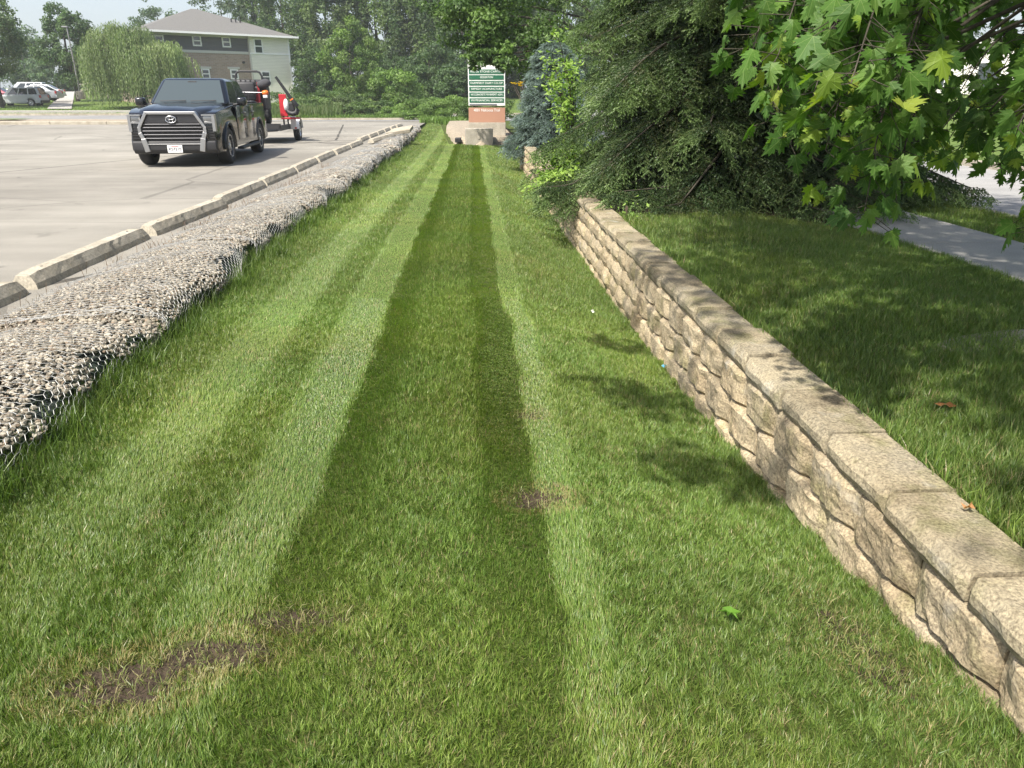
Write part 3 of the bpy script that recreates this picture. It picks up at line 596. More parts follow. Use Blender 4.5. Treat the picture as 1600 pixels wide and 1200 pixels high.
def rough_block(y0, y1, z0, z1, xf, xb, near, capstone=False):
    ny = 22 if near else 8; nz = max(4, int((z1 - z0) / (y1 - y0) * ny * 1.0)); yy = np.linspace(y0, y1, ny); zz = np.linspace(z0, z1, nz); gy, gz = np.meshgrid(yy, zz, indexing='ij')
    ty = (gy - y0) / (y1 - y0); tz = (gz - z0) / (z1 - z0); so = rng.uniform(0, 50)
    ex = np.minimum(ty, 1 - ty) * (y1 - y0); ez = np.minimum(tz, 1 - tz) * (z1 - z0)
    edge = np.minimum(np.minimum(ty, 1 - ty) * (y1 - y0), np.minimum(tz, 1 - tz) * (z1 - z0) * (1 if capstone else 3.2) + .004)
    dep = sst(0, .028 if capstone else .055, edge); amp = .016 if capstone else .030
    nz_ = vnoise(gy + so, gz * 1.2 + so, .07, 61) * .5 + vnoise(gy + so, gz + so, .028, 62) * .3 + vnoise(gy + so, gz * 1.3 + so, .16, 64) * .7
    x = xf + amp - dep * amp * 1.1 - (nz_ - .75) * (.018 if capstone else .040) * (.35 + .65 * dep)
    if capstone: x = x + .010 * sst(.75, 1, tz)
    else: x = xf + .034 * (1 - sst(0, .085, ex + .04 * (vnoise(gz + so, gy * 0, .05, 65) - .5))) + .024 * (1 - sst(0, .016, ez)) - (np.abs(nz_ - .75) * -1.3 + .25) * .030 * (.4 + .6 * sst(0, .05, ex))
    jit = .004 * (vnoise(gz * 3 + so, gy, .03, 63) - .5); V = np.stack([x, gy + jit * (1 - dep), gz + jit * 0], -1)
    m_ = MB(); i, j = np.meshgrid(np.arange(ny - 1), np.arange(nz - 1), indexing='ij'); a = (i * nz + j).ravel(); m_.add(V.reshape(-1, 3) - WI, np.stack([a, a + 1, a + nz + 1, a + nz], 1))
    top = V[:, -1]; tb = top.copy(); tb[:, 0] = xb; tb[:, 2] = z1
    if capstone: tb[:, 0] += .012 * rng.uniform(-1, 1)
    def stripq(P, Q): k = len(P); m_.add(np.concatenate([P, Q]) - WI, [(i_, i_ + 1, k + i_ + 1, k + i_) for i_ in range(k - 1)])
    stripq(top, tb)
    for e in (V[0], V[-1]): q_ = e.copy(); q_[:, 0] = xb; stripq(e, q_)
    bt = V[:, 0]; bb = bt.copy(); bb[:, 0] = xb; stripq(bt, bb)
    bk = bb.copy(); stripq(tb, bk)
    return m_
CAPL = .465; y = .55; capT = .285
yy0 = [1.66 - .0 * k + CAPL * k for k in range(-2, 44)]
for k, ya in enumerate(yy0):
    dz = rng.normal(0, .005) + (.0 if ya < 8.2 else -.0); dx = rng.normal(0, .009) + (-.02 if k == 1 else 0); g_ = .008
    m_ = rough_block(ya + g_, ya + CAPL - g_, capT - .098 + dz, capT + dz, 1.392 + dx, 1.645 + dx * .5, ya < 7, True); o = m_.build('cap_stone', M['cap'], wall, False)
    if ya < 7:
        me = o.data; bm = bmesh.new(); bm.from_mesh(me); bmesh.ops.remove_doubles(bm, verts=bm.verts, dist=1e-5); bmesh.ops.recalc_face_normals(bm, faces=bm.faces); bm.to_mesh(me); bm.free()
blocks = []; CH = .185; BL = .40
for c in range(4):
    z1 = capT - .100 - c * CH; z0 = z1 - CH + .003; y = .3 + (BL / 2 if c % 2 else 0)
    while y < 21.4:
        zlow = float(lawn_z(1.38, y + .2))
        if z1 > zlow - .02: blocks.append((y, z0, z1, c))
        y += BL
blocks.sort(key=lambda b: b[0]); rest = MB()
for i, (y, z0, z1, c) in enumerate(blocks):
    m_ = rough_block(y + .003, y + BL - .003, z0, z1, 1.388 - .004 * c + rng.normal(0, .005), 1.62, y < 6)
    if i < 100: m_.build('block', M['block'], wall)
    else:
        for V_ in m_.v: rest.v.append(V_)
        for F_ in m_.f[4]: rest.f[4].append(F_ + rest.n)
        rest.n += m_.n
tag(rest.build('blocks', M['block'], wall), kind='stuff')
bbox_part('backfill_face', M['mulch'], wall, 1.56 - 1.5, 1.60 - 1.5, .3 - 11, 21.4 - 11, -.95 + .4, .17 + .4, 0)
bbox_part('end_pier', M['block'], wall, 1.34 - 1.5, 1.67 - 1.5, 21.5 - 11, 21.95 - 11, -.6 + .4, capT + .4, .015)
# short return of the wall to the right of its far end
# ---------------------------------------------------------------- vehicles
def arc(cy, cz, r, a0, a1, n=9): return [(cy + r * math.cos(R(a0 + (a1 - a0) * i / (n - 1))), cz + r * math.sin(R(a0 + (a1 - a0) * i / (n - 1)))) for i in range(n)]
def wheel(parent, x, y, r, w, side, spokes=6, fancy=True, rimr=.62, mrim=None):
    RM = Matrix.Translation((x, y, r)) @ Matrix.Rotation(R(90 * side), 4, 'Y')
    h = w / 2
    wl = MB().lathe([(r * rimr * .98, -h * .9), (r * .9, -h), (r * .975, -h * .8), (r, -h * .5), (r, h * .5), (r * .975, h * .8), (r * .9, h), (r * rimr, h * .88), (r * rimr * .98, h * .3)], 32, RM).build('wheel', M['tire'], parent, True)
    rm = MB().lathe([(r * rimr, h * .86), (r * rimr * .93, h * .90), (r * rimr * .86, h * .55), (r * rimr * .84, -h * .3), (0.001, -h * .3)], 28, RM)
    rm.build('rim', M['rimdark'] if fancy else (mrim or M['rim']), wl, True)
    sp = MB()
    for k in range(spokes):
        a = 2 * math.pi * k / spokes
        for da in ((-.13, .13) if fancy else (0,)):
            MM = RM @ Matrix.Rotation(a + da * .6, 4, 'Z'); sp.box(r * .08, r * rimr * .93, -r * .035, r * .035, h * .45, h * .72, MM)
    sp.lathe([(r * .16, h * .45), (r * .16, h * .8), (r * .10, h * .86), (.001, h * .86)], 16, RM)
    sp.lathe([(r * rimr, h * .82), (r * rimr * 1.0, h * .94), (r * rimr * .93, h * .94), (r * rimr * .93, h * .82)], 28, RM)
    sp.build('spokes', mrim or M['rim'], wl)
    return wl
class Cab:                              # greenhouse: a tapered block, panels are laid on its faces
    def __init__(s, y0, y1, z0, w0, y2, y3, z1, w1):
        s.b = [Vector((-w0, y0, z0)), Vector((w0, y0, z0)), Vector((w0, y1, z0)), Vector((-w0, y1, z0))]
        s.t = [Vector((-w1, y2, z1)), Vector((w1, y2, z1)), Vector((w1, y3, z1)), Vector((-w1, y3, z1))]
    def solid(s, name, mat, parent, bev=.05):
        m = MB().add([list(p) for p in s.b + s.t], [(3, 2, 1, 0), (4, 5, 6, 7), (0, 1, 5, 4), (1, 2, 6, 5), (2, 3, 7, 6), (3, 0, 4, 7)]).mesh(name); bevel_mesh(m, bev, 4); return link(name, m, mat, parent, True)
    def face(s, f):
        a, b = {'front': (0, 1), 'right': (1, 2), 'back': (2, 3), 'left': (3, 0)}[f]; return s.b[a], s.b[b], s.t[b], s.t[a]
    def panel(s, f, name, mat, parent, quad, th=.006):   # quad: (u, v) fractions of the face
        A, B, C_, D = s.face(f); n = (B - A).cross(D - A).normalized()
        P = [(A * (1 - u) + B * u) * (1 - v) + (D * (1 - u) + C_ * u) * v for u, v in quad]
        m = MB(); k = len(P); m.add([list(p + n * (th)) for p in P] + [list(p - n * .03) for p in P], [(0, i, i + 1) for i in range(1, k - 1)]); m.add([list(p + n * th) for p in P] + [list(p - n * .03) for p in P], [(i, (i + 1) % k, k + (i + 1) % k, k + i) for i in range(k)])
        return m.build(name, mat, parent)
def text_mesh(s, size, mat, parent, loc, rot, name='lettering', th=.004, width=None, kern=1.0):
    cu = bpy.data.curves.new('t', 'FONT'); cu.body = s; cu.size = size; cu.extrude = th / 2; cu.align_x = 'CENTER'; cu.align_y = 'CENTER'; cu.space_character = kern
    o = bpy.data.objects.new('t', cu); COL.objects.link(o); bpy.context.view_layer.update(); dg = bpy.context.evaluated_depsgraph_get()
    me = bpy.data.meshes.new_from_object(o.evaluated_get(dg)); bpy.data.objects.remove(o)
    if width:
        xs = [v.co.x for v in me.vertices]; k = width / (max(xs) - min(xs)); me.transform(Matrix.Diagonal((k, 1, 1, 1)))
    me.materials.clear(); o = link(name, me, mat, parent); o.location = loc; o.rotation_euler = rot; return o
M['lamp'] = plain('headlight_lens', (.10, .105, .11), .06, 0, 1.0, 1.0); M['grillebar'] = plain('grille_bar', (.07, .07, .075), .35, .8); M['grillemesh'] = plain('grille_dark', (.012, .012, .013), .6)
M['windshield'] = plain('windshield_glass', (.05, .065, .07), .05, 0, .45)
T = empty('pickup_truck', (-6.42, 16.90, .1), .085, 'black crew cab pickup truck with large chrome grille towing a trailer', 'pickup truck')
WR, FA, RA = .395, .86, 4.58
low = .36
prof = [(.10, .30), (.02, .42), (0, .78), (.03, 1.02), (.16, 1.12), (.55, 1.185), (1.55, 1.25), (3.95, 1.27), (5.55, 1.28), (5.62, 1.22), (5.62, .42), (5.5, .36)] + arc(RA, WR, .50, -8, 188) + [(RA - .55, low)] + [(FA + .55, low)] + arc(FA, WR, .50, -8, 188) + [(.42, .30)]
body = prism(prof, -.985, .985, 'body', M['paintblack'], T, .05, 4, True)
# raised hood with a centre bulge
bm = bmesh.new(); bm.from_mesh(body.data)
for v in bm.verts:
    if v.co.y < .55: v.co.x *= 1 - .13 * ((.55 - v.co.y) / .55) ** 1.6
    if v.co.z > .9: v.co.x *= 1 - .10 * (v.co.z - .9)
bm.to_mesh(body.data); bm.free()
hb = MB(); st = [(.05, 1.085, .60), (.16, 1.15, .72), (.40, 1.215, .78), (.9, 1.27, .80), (1.35, 1.30, .80), (1.62, 1.315, .80)]; cr = [(-1, -.09), (-.93, -.02), (-.80, .0), (-.60, .012), (-.52, .0), (0, .012), (.52, .0), (.60, .012), (.80, .0), (.93, -.02), (1, -.09)]
hb.add([(w * cx, y, z + cz) for y, z, w in st for cx, cz in cr], [(i * 11 + j, i * 11 + j + 1, (i + 1) * 11 + j + 1, (i + 1) * 11 + j) for i in range(5) for j in range(10)])
hb.build('hood', M['paintblack'], T, True)
cab = Cab(1.50, 4.02, 1.24, .90, 2.22, 3.72, 1.845, .70); cab.solid('cab', M['paintblack'], T, .115)
cab.panel('front', 'windshield', M['windshield'], T, [(.055, .10), (.945, .10), (.93, .92), (.07, .92)])
for f, fl in (('right', lambda q: q), ('left', lambda q: [(1 - a, b) for a, b in q][::-1])):
    cab.panel(f, 'side_window', M['glass'], T, fl([(.045, .10), (.44, .10), (.44, .88), (.085, .88)]))
    cab.panel(f, 'side_window', M['glass'], T, fl([(.50, .10), (.90, .10), (.90, .88), (.50, .88)]))
cab.panel('back', 'rear_window', M['glass'], T, [(.1, .15), (.9, .15), (.9, .9), (.1, .9)])
bbox_part('rearview_mirror', M['black'], T, -.1, .1, 2.10, 2.13, 1.72, 1.78, .01)
for sx in (-1, 1):
    sl = MB()
    for y0, y1 in ((1.66, 2.72), (2.76, 3.90)):
        pass
    for y0, y1, nm in ((1.70, 2.74, 'door'), (2.77, 3.78, 'door')):
        x0, x1 = sorted((sx * .975, sx * .999)); d = bbox_part(nm, M['paintblack'], T, x0, x1, y0, y1, .48, 1.235, .012, smooth=True)
        x0, x1 = sorted((sx * .999, sx * 1.03)); bbox_part('handle', M['chrome'], d, x0, x1, y1 - .26, y1 - .06, 1.06, 1.095, .008)
    x0, x1 = sorted((sx * .93, sx * 1.08)); bbox_part('running_board', M['black'], T, x0, x1, 1.65, 4.0, .27, .33, .02)
    for ya in (FA, RA):                # wheel-arch lip
        P = arc(ya, WR, .49, -6, 186, 17); m_ = MB(); a0 = [(sx * .975, y, z) for y, z in P]; 
        Q = arc(ya, WR, .525, -6, 186, 17); x_ = sx * .998
        V = [(x_, y, z) for y, z in P] + [(x_, y, z) for y, z in Q] + [(sx * .90, y, z) for y, z in P] + [(sx * .95, y, z) for y, z in Q]
        F = []
        for i in range(16): F += [(i, i + 1, 17 + i + 1, 17 + i), (34 + i, 34 + i + 1, i + 1, i), (17 + i, 17 + i + 1, 51 + i + 1, 51 + i)]
        m_.add(V, F).build('wheel_arch', M['paintblack'], T, True)
        wheel(T, sx * .84, ya, WR, .27, sx)
        MB().box(sx * .30, sx * .9, ya - .47, ya + .47, .35, .86).build('wheel_well', M['grillemesh'], T)
    # mirror
    mm = bbox_part('mirror', M['paintblack'], T, *sorted((sx * 1.03, sx * 1.24)), 1.72, 1.90, 1.235, 1.42, .04, smooth=True); MB().tube([(sx * .93, 1.82, 1.26), (sx * 1.08, 1.82, 1.28)], .025, 8).build('mirror_arm', M['black'], mm)
    # head lamp: dark lens wrapped by a bright C
    h = MB(); X = lambda *a: [sx * q for q in a]
    x0, x1 = sorted((sx * .64, sx * .872)); hl = bbox_part('headlight', M['lamp'], T, x0, x1, -.012, .22, .93, 1.06, .015, smooth=True)
    c_ = MB(); 
    for (a0, a1, z0, z1) in ((.62, .885, 1.055, 1.085), (.825, .885, .74, 1.06), (.66, .83, .905, .935)):
        a, b_ = sorted((sx * a0, sx * a1)); c_.box(a, b_, -.025, .16, z0, z1)
    c_.build('light_surround', M['chrome'], hl)
    x0, x1 = sorted((sx * .70, sx * .85)); v = MB()
    for q in range(5): v.box(x0, x1, -.012, .05, .60 + q * .055, .62 + q * .055)
    v.build('side_vent', M['grillemesh'], T)
# grille
MB().add([(-.60, -.012, .50), (.60, -.012, .50), (.64, -.012, .74), (.48, -.012, 1.09), (-.48, -.012, 1.09), (-.64, -.012, .74)], [(0, 1, 2), (0, 2, 3), (0, 3, 4), (0, 4, 5)]).build('grille_backing', M['grillemesh'], T)
for z, hw in ((.60, .58), (.675, .60), (.75, .62), (.82, .60), (.885, .57)):
    b1 = MB().tube([(-hw, -.03, z), (hw, -.03, z)], .017, 8).build('grille_bar', M['grillebar'], T, True)
tp = MB(); tp.add([(-.56, -.03, .915), (.56, -.03, .915), (.46, -.035, 1.07), (-.46, -.035, 1.07)], [(0, 1, 2, 3)]).build('grille_top_bar', M['grillebar'], T)
fr = MB()
def bar3(p, q, w, d=.05, y=-.02):
    p, q = Vector((p[0], 0, p[1])), Vector((q[0], 0, q[1])); t = (q - p).normalized(); n = Vector((t.z, 0, -t.x)) * w / 2
    V = [(c.x, yy, c.z) for yy in (y - d, y + .06) for c in (p - n, q - n, q + n, p + n)]; fr.add(V, [(0, 1, 2, 3), (4, 7, 6, 5), (0, 4, 5, 1), (1, 5, 6, 2), (2, 6, 7, 3), (3, 7, 4, 0)])
bar3((-.50, 1.115), (.50, 1.115), .060)
for s_ in (-1, 1): bar3((s_ * .48, 1.135), (s_ * .67, .82), .065); bar3((s_ * .665, .84), (s_ * .665, .70), .070); bar3((s_ * .665, .72), (s_ * .60, .56), .085, .06); bar3((s_ * .61, .60), (s_ * .56, .33), .11, .065)
bevel_mesh(fr.mesh('grille_frame'), .008); link('grille_frame', bevel_mesh(fr.mesh('grille_frame'), .010), M['chrome'], T, False)
bp = prism([(-.05, .55), (-.06, .50), (-.055, .36), (.0, .29), (.25, .27), (.25, .56)], -.86, .86, 'front_bumper', M['black'], T, .025, 3, True)
bbox_part('bumper_trim', M['chrome'], T, -.56, .56, -.075, -.04, .475, .495, .004)
pl = bbox_part('license_plate', M['white'], T, -.155, .155, -.085, -.068, .31, .465, .006)
text_mesh('KS7210', .085, plain('plate_ink', (.03, .03, .06), .6), pl, (0, -.088, .385), (R(90), 0, 0), 'plate_number', width=.25)
text_mesh('WISCONSIN', .026, plain('plate_red', (.45, .03, .05), .6), pl, (0, -.088, .445), (R(90), 0, 0), 'plate_state', width=.16)
# oval emblem of three rings
em = MB(); EM = Matrix.Translation((0, -.055, .985)) @ Matrix.Rotation(R(90), 4, 'X')
def ring3(cx, cy, a, b, r_=.009): em.tube([tuple(EM @ Vector((cx + a * math.cos(t), cy + b * math.sin(t), 0))) for t in np.linspace(0, 2 * math.pi, 33)], r_, 6, False)
ring3(0, 0, .105, .068, .010); ring3(0, 0, .034, .066, .007); ring3(0, .028, .074, .030, .007)
em.build('emblem', M['rim'], T, True)
bbox_part('emblem_backing', M['grillemesh'], T, -.12, .12, -.046, -.02, .91, 1.06, .03)
wp = MB()
for x0 in (-.62, .05): wp.tube([(x0, 1.53, 1.345), (x0 + .55, 1.60, 1.355)], .010, 6)
wp.build('wiper', M['black'], T)
bed = MB().box(-.80, .80, 4.1, 5.5, 1.286, 1.31).mesh('bed_cover'); link('bed_cover', bevel_mesh(bed, .01), M['black'], T)
MB().tube([(0, 5.6, .45), (0, 5.95, .45)], .03, 8).build('tow_hitch', M['black'], T)

def onT(p): return T.matrix_basis @ Vector(p)      # the trailer is lined up behind the truck
TR = empty('utility_trailer', onT((.30, 10.55, 0)), .05, 'black flat utility trailer with white fenders behind the pickup', 'trailer')
fr = MB(); fr.box(-.72, .72, -2.2, 1.6, .40, .46)
for x in (-.72, .66): fr.box(x, x + .06, -2.2, 1.6, .46, .56)
fr.box(-.72, .72, -2.2, -2.14, .46, .62); fr.tube([(-.6, -2.2, .42), (0, -4.2, .45)], .04, 6); fr.tube([(.6, -2.2, .42), (0, -4.2, .45)], .04, 6)
fr.build('frame', M['black'], TR)
for sx in (-1, 1):
    wheel(TR, sx * .86, 0, .33, .2, sx, 5, False)
    P = arc(0, .33, .42, 8, 172, 9); V = [(sx * .75, y, z) for y, z in P] + [(sx * 1.0, y, z) for y, z in P]
    f_ = MB().add(V, [(i, i + 1, 9 + i + 1, 9 + i) for i in range(8)]); f_.add([(sx * .752, y, z) for y, z in P] + [(sx * .752, 0.41, .40), (sx * .752, -.41, .40)], [(0, i, i + 1) for i in range(1, 10)])
    f_.build('fender', M['white'], TR)
    # front skirt of the fender
    x0, x1 = sorted((sx * .62, sx * .93)); bbox_part('fender_front', M['white'], TR, x0, x1, -.47, -.43, .38, .80, .02)
    bbox_part('marker_light', plain('marker_red', (.5, .04, .02), .3), TR, *sorted((sx * .86, sx * .93)), -.485, -.468, .40, .45, .005)
# riding mower on the trailer
MW = empty('riding_mower', onT((-.25, 9.15, .56)), .05, 'red and black riding mower with roll bar strapped on the trailer', 'mower')
bbox_part('chassis', M['black'], MW, -.45, .45, -.5, .9, .12, .55, .05)
bbox_part('storage_box', M['black'], MW, -.5, .62, .55, 1.15, .45, 1.19, .05)
bbox_part('engine_cover', M['red'], MW, -.42, .42, .5, 1.1, .5, .95, .06)
bbox_part('seat_back', M['black'], MW, -.32, .32, .25, .42, .75, 1.32, .06, smooth=True); bbox_part('seat', M['black'], MW, -.3, .3, -.15, .35, .62, .76, .05)
bc = bbox_part('bagger_lid', M['black'], MW, -.58, .58, .55, 1.2, 1.20, 1.40, .07, smooth=True); 
rb = MB()
for k in range(7): rb.box(-.5 + k * .155, -.46 + k * .155, .545, 1.0, 1.22, 1.385)
rb.build('ribs', M['grillemesh'], bc)
MB().tube([(-.38, .9, .4), (-.40, .9, 1.50), (-.34, .9, 1.62), (-.26, .9, 1.655), (.32, .9, 1.655), (.40, .9, 1.62), (.46, .9, 1.50), (.46, .9, .4)], .035, 10).build('roll_bar', M['black'], MW, True)
for x in (.36, -.56): bbox_part('red_post', M['red'], MW, x, x + .07, .42, .5, .5, 1.30, .01)
MB().add([(-.25, .24, 1.05), (-.10, .24, 1.05), (-.175, .24, 1.17)], [(0, 1, 2)]).build('warning_triangle', M['red'], MW)
for sx in (-1, 1):
    wheel(MW, sx * .5, .75, .27, .24, sx, 5, False, mrim=M['black']); wheel(MW, sx * .42, -.55, .16, .12, sx, 5, False)
for sx in (-.2, .2): MB().tube([(sx, -.3, .6), (sx * 1.2, -.35, .95), (sx * .5, -.38, 1.0)], .02, 8).build('steering_lever', M['black'], MW)
bg_ = MB(); SB = np.array([(0, 0, 0)]); bg_.lathe([(.02, -.20), (.13, -.17), (.2, -.02), (.19, .12), (.1, .22), (.02, .24)], 14, Matrix.Rotation(R(75), 4, 'Y') @ Matrix.Scale(.72, 4) @ Matrix.Scale(1.5, 4, (0, 0, 1)))
BGO = bg_.build('engine_bag', plain('grey_cloth', (.045, .045, .05), .9), None, True); BGO.location = onT((.33, 9.6, 1.82)); tag(BGO, 'grey cloth bag hanging at the right of the mower', 'bag')
# string trimmer carried on a rack: orange motor
ST = empty('string_trimmer', onT((.42, 9.3, 1.55)), .05, 'orange string trimmer with a long shaft lying across the mower', 'trimmer')
hd = MB().lathe([(.02, -.10), (.07, -.09), (.08, 0), (.06, .08), (.02, .10)], 12, Matrix.Rotation(R(80), 4, 'Y')).build('motor', plain('orange_plastic', (.75, .16, .02), .4), ST, True); MB().tube([(-.9, 0, .02), (0, 0, 0)], .016, 8).build('shaft', M['rim'], ST); bbox_part('tank', M['white'], ST, -.08, .06, -.06, .06, -.16, -.07, .02)
# rack with the backpack blower
RK = empty('equipment_rack', onT((1.02, 9.75, .46)), .05, 'red upright metal rack on the front of the trailer', 'rack')
bbox_part('panel', M['red'], RK, -.26, -.02, -.03, .03, .35, 1.05, .01); bbox_part('shelf', M['red'], RK, -.24, .36, -.1, .16, .26, .32, .01)
for x in (-.2, -.06): bbox_part('post', M['black'], RK, x, x + .05, -.02, .03, 0, .36, .006)
BLW = empty('backpack_blower', onT((1.13, 9.68, .98)), .05, 'black backpack leaf blower with white tank and raised tube', 'leaf blower')
MB().lathe([(.02, 0), (.085, .02), (.09, .2), (.07, .30), (.03, .36)], 14, Matrix.Translation((-.14, 0, .02))).build('tank', M['white'], BLW, True)
t_ = MB().tube([(-.12, -.03, .03), (-.06, -.07, -.05), (.06, -.09, -.09), (.18, -.1, -.06), (.235, -.1, .04), (.22, -.1, .16), (.14, -.11, .28), (.05, -.12, .40)], [.07, .075, .08, .08, .08, .075, .065, .06], 12).build('hose', M['black'], BLW, True)
MB().tube([(.05, -.12, .40), (-.12, -.13, .68), (-.36, -.15, 1.06)], [.055, .05, .042], 12).build('blow_tube', M['black'], BLW, True)
MB().lathe([(.066, -.02), (.066, .02)], 14, Matrix.Translation((.075, -.117, .36)) @ Matrix.Rotation(R(-32), 4, 'Y')).build('clamp_band', plain('orange_band', (.8, .2, .05), .4), BLW)
bbox_part('motor_housing', M['black'], BLW, -.08, .12, -.02, .18, -.02, .28, .04)

# ---- parked cars beyond the road
def parked_car(name, label, loc, rz, paint, kind):
    c = empty(name, loc, rz, label, 'car', 'cars parked beyond the road'); c['category'] = 'suv' if kind == 'suv' else 'car'
    L, hw = (4.45, .88) if kind == 'suv' else (4.75, .9); r_ = .35; fa, ra = .85, L - .95; a_ = .40
    if kind == 'suv': top = [(.0, .45), (.02, .82), (.1, .98), (1.1, 1.05), (4.35, 1.06), (4.43, .95), (4.45, .45), (4.3, .30)]
    else: top = [(.0, .4), (.02, .66), (.15, .78), (1.15, .92), (3.9, .98), (4.65, .97), (4.75, .8), (4.73, .42), (4.6, .26)]
    zb = .28
    pr = top + arc(ra, r_, a_, -8, 188) + [(ra - .5, zb), (fa + .5, zb)] + arc(fa, r_, a_, -8, 188) + [(.2, zb)]
    prism(pr, -hw, hw, 'body', paint, c, .04, 2, True)
    cb = Cab(1.15, 4.40, 1.0, hw - .04, 1.75, 4.15, 1.72, hw - .2) if kind == 'suv' else Cab(1.2, 4.35, .93, hw - .05, 2.1, 3.55, 1.43, hw - .26)
    cb.solid('roof', paint, c, .07)
    for f, fl in (('right', lambda q: q), ('left', lambda q: [(1 - a, b) for a, b in q][::-1])):
        for q in (([(.10, .1), (.36, .1), (.36, .86), (.16, .86)], [(.40, .1), (.66, .1), (.66, .86), (.40, .86)], [(.70, .12), (.94, .12), (.93, .86), (.70, .86)]) if kind == 'suv' else ([(.10, .12), (.44, .12), (.44, .88), (.16, .88)], [(.48, .12), (.86, .12), (.80, .88), (.48, .88)])):
            cb.panel(f, 'side_window', M['glass'], c, fl(q), .012)
    cb.panel('front', 'windshield', M['windshield'], c, [(.06, .08), (.94, .08), (.92, .94), (.08, .94)], .012); cb.panel('back', 'rear_window', M['glass'], c, [(.08, .12), (.92, .12), (.9, .9), (.1, .9)], .012)
    for sx in (-1, 1):
        wheel(c, sx * (hw - .1), fa, r_, .2, sx, 5, False); wheel(c, sx * (hw - .1), ra, r_, .2, sx, 5, False)
        zt = top[4][1] - .28
        bbox_part('tail_light', M['marker'], c, *sorted((sx * (hw - .22), sx * (hw + .006))), L - .12, L + .006, zt, zt + .24, .01)
        bbox_part('headlight', M['lamp'], c, *sorted((sx * (hw - .3), sx * (hw + .004))), -.006, .15, .62, .76, .01)
        bbox_part('door', paint, c, *sorted((sx * (hw - .02), sx * (hw + .008))), 1.35, 2.35, .40, .96, .01); bbox_part('door', paint, c, *sorted((sx * (hw - .02), sx * (hw + .008))), 2.38, 3.25, .40, .96, .01)
    bbox_part('bumper', M['black'] if kind == 'suv' else paint, c, -hw - .003, hw + .003, L - .1, L + .05, .32, .56, .03)
    return c
M['marker'] = plain('tail_light', (.35, .03, .03), .2)
silver = plain('silver_paint', (.40, .42, .43), .45, .1, .4, .15); white_car = plain('white_car_paint', (.72, .74, .76), .2, 0, .5, 1); redcar = plain('maroon_paint', (.22, .03, .05), .25, .2, .5, .8); grey_car = plain('grey_car_paint', (.33, .35, .37), .4, .2, .4, .3)
def place(u, v, d, dz=0): p = at(u, v, d); return (p[0], p[1], p[2] + dz)
# each faces left; local +y points to the rear, so it is turned to point right
parked_car('parked_suv', 'boxy silver SUV parked nearest the road', place(-4, 166.5, 70), R(-86), silver, 'suv')
parked_car('parked_car', 'white sedan parked behind the silver SUV', place(22, 155, 76), R(-80), white_car, 'car')
parked_car('parked_car', 'grey sedan between the silver SUV and the white sedan', place(15, 158, 72.8), R(-83), grey_car, 'car')
parked_car('parked_suv', 'white SUV in the back row of parked cars', place(8, 154.5, 81), R(-78), white_car, 'suv')
parked_car('parked_car', 'dark red car at the left edge of the parked row', place(-52, 160, 76), R(-84), redcar, 'car')
# ---------------------------------------------------------------- monument sign and planter
GRN = plain('sign_green', (.012, .105, .055), .5); TERRA = plain('terracotta_panel', (.36, .19, .125), .6); INK = plain('sign_white', (.8, .8, .78), .5)
p0 = at(733, 200, 29.5); p1 = at(789.5, 200, 29.5); sw = (p1[0] - p0[0]); SX = (p0[0] + p1[0]) / 2; SY = (p0[1] + p1[1]) / 2; SGZ = .02
sg = empty('directory_sign', (SX, SY, SGZ), -YAW, 'white framed directory sign with green tenant panels above a terracotta base', 'sign'); hw = sw / 2 * 1.0
zz = lambda v: float(at(760, v, 29.5)[2]) - SGZ
bbox_part('base', TERRA, sg, -hw, hw, -.14, .14, zz(191), zz(168), .008); bbox_part('footing', M['planter'], sg, -hw - .02, hw + .02, -.2, .2, -.3, zz(191) - .003, .02)
fr = bbox_part('frame', M['white'], sg, -hw, hw, -.09, .09, zz(165.5) + .01, zz(80), .01)
bbox_part('crown_panel', M['white'], sg, -hw, hw * .1, -.10, .10, zz(84) - .05, zz(80) - .02, .01)
lg = MB(); lg.tube([(-hw * .7, -.13, zz(83)), (-hw * .3, -.13, zz(81.5)), (0, -.13, zz(82))], .02, 6); lg.build('header_stripe', plain('sky_blue', (.15, .45, .6), .5), sg)
rows = [(113, 'RIDGE STONE CAPITAL'), (121.6, 'EDGERTON'), (130.4, 'FARMFIRST DAIRY CO-OP'), (139.2, 'REMEDY ACUPUNCTURE'), (147.9, 'WI CONCRETE PAVEMENT ASSN'), (156.8, 'WI FINANCIAL SERVICES')]
for v, s in rows:
    z0, z1 = zz(v + 3.4), zz(v - 3.4); b_ = bbox_part('tenant_panel', GRN, sg, -hw * .95, hw * .93, -.105, -.088, z0, z1, .003)
    nch = len(s); text_mesh(s, (z1 - z0) * .62, INK, b_, (0, -.108, (z0 + z1) / 2), (R(90), 0, 0), width=min(hw * 1.72, hw * (.095 * nch - .05 if nch > 10 else .085 * nch)))
dk = bbox_part('lower_panel', plain('sign_grey', (.10, .11, .13), .5), sg, -hw * .95, hw * .55, -.105, -.088, zz(164.4), zz(162.2), .002)
text_mesh('4001 Nakoosa Trail', .15, INK, sg, (-.0, -.145, zz(172)), (R(90), 0, 0), 'address', width=hw * 1.42)
a = at(727.5, 206, 27.6); b = at(770.5, 206, 27.6); PW = (b[0] - a[0]); px, py = (a[0] + b[0]) / 2, (a[1] + b[1]) / 2; zt = float(at(750, 201, 27.6)[2]); zb = -.55
ph = empty('concrete_planter', (px, py, zb), -YAW + .10, 'weathered grey concrete block with a round plug in front of the sign', 'concrete block')
pm = MB().box(-PW / 2, PW / 2, -.0, .62, 0, zt - zb).mesh('block'); link('block', bevel_mesh(pm, .02), M['planter'], ph)
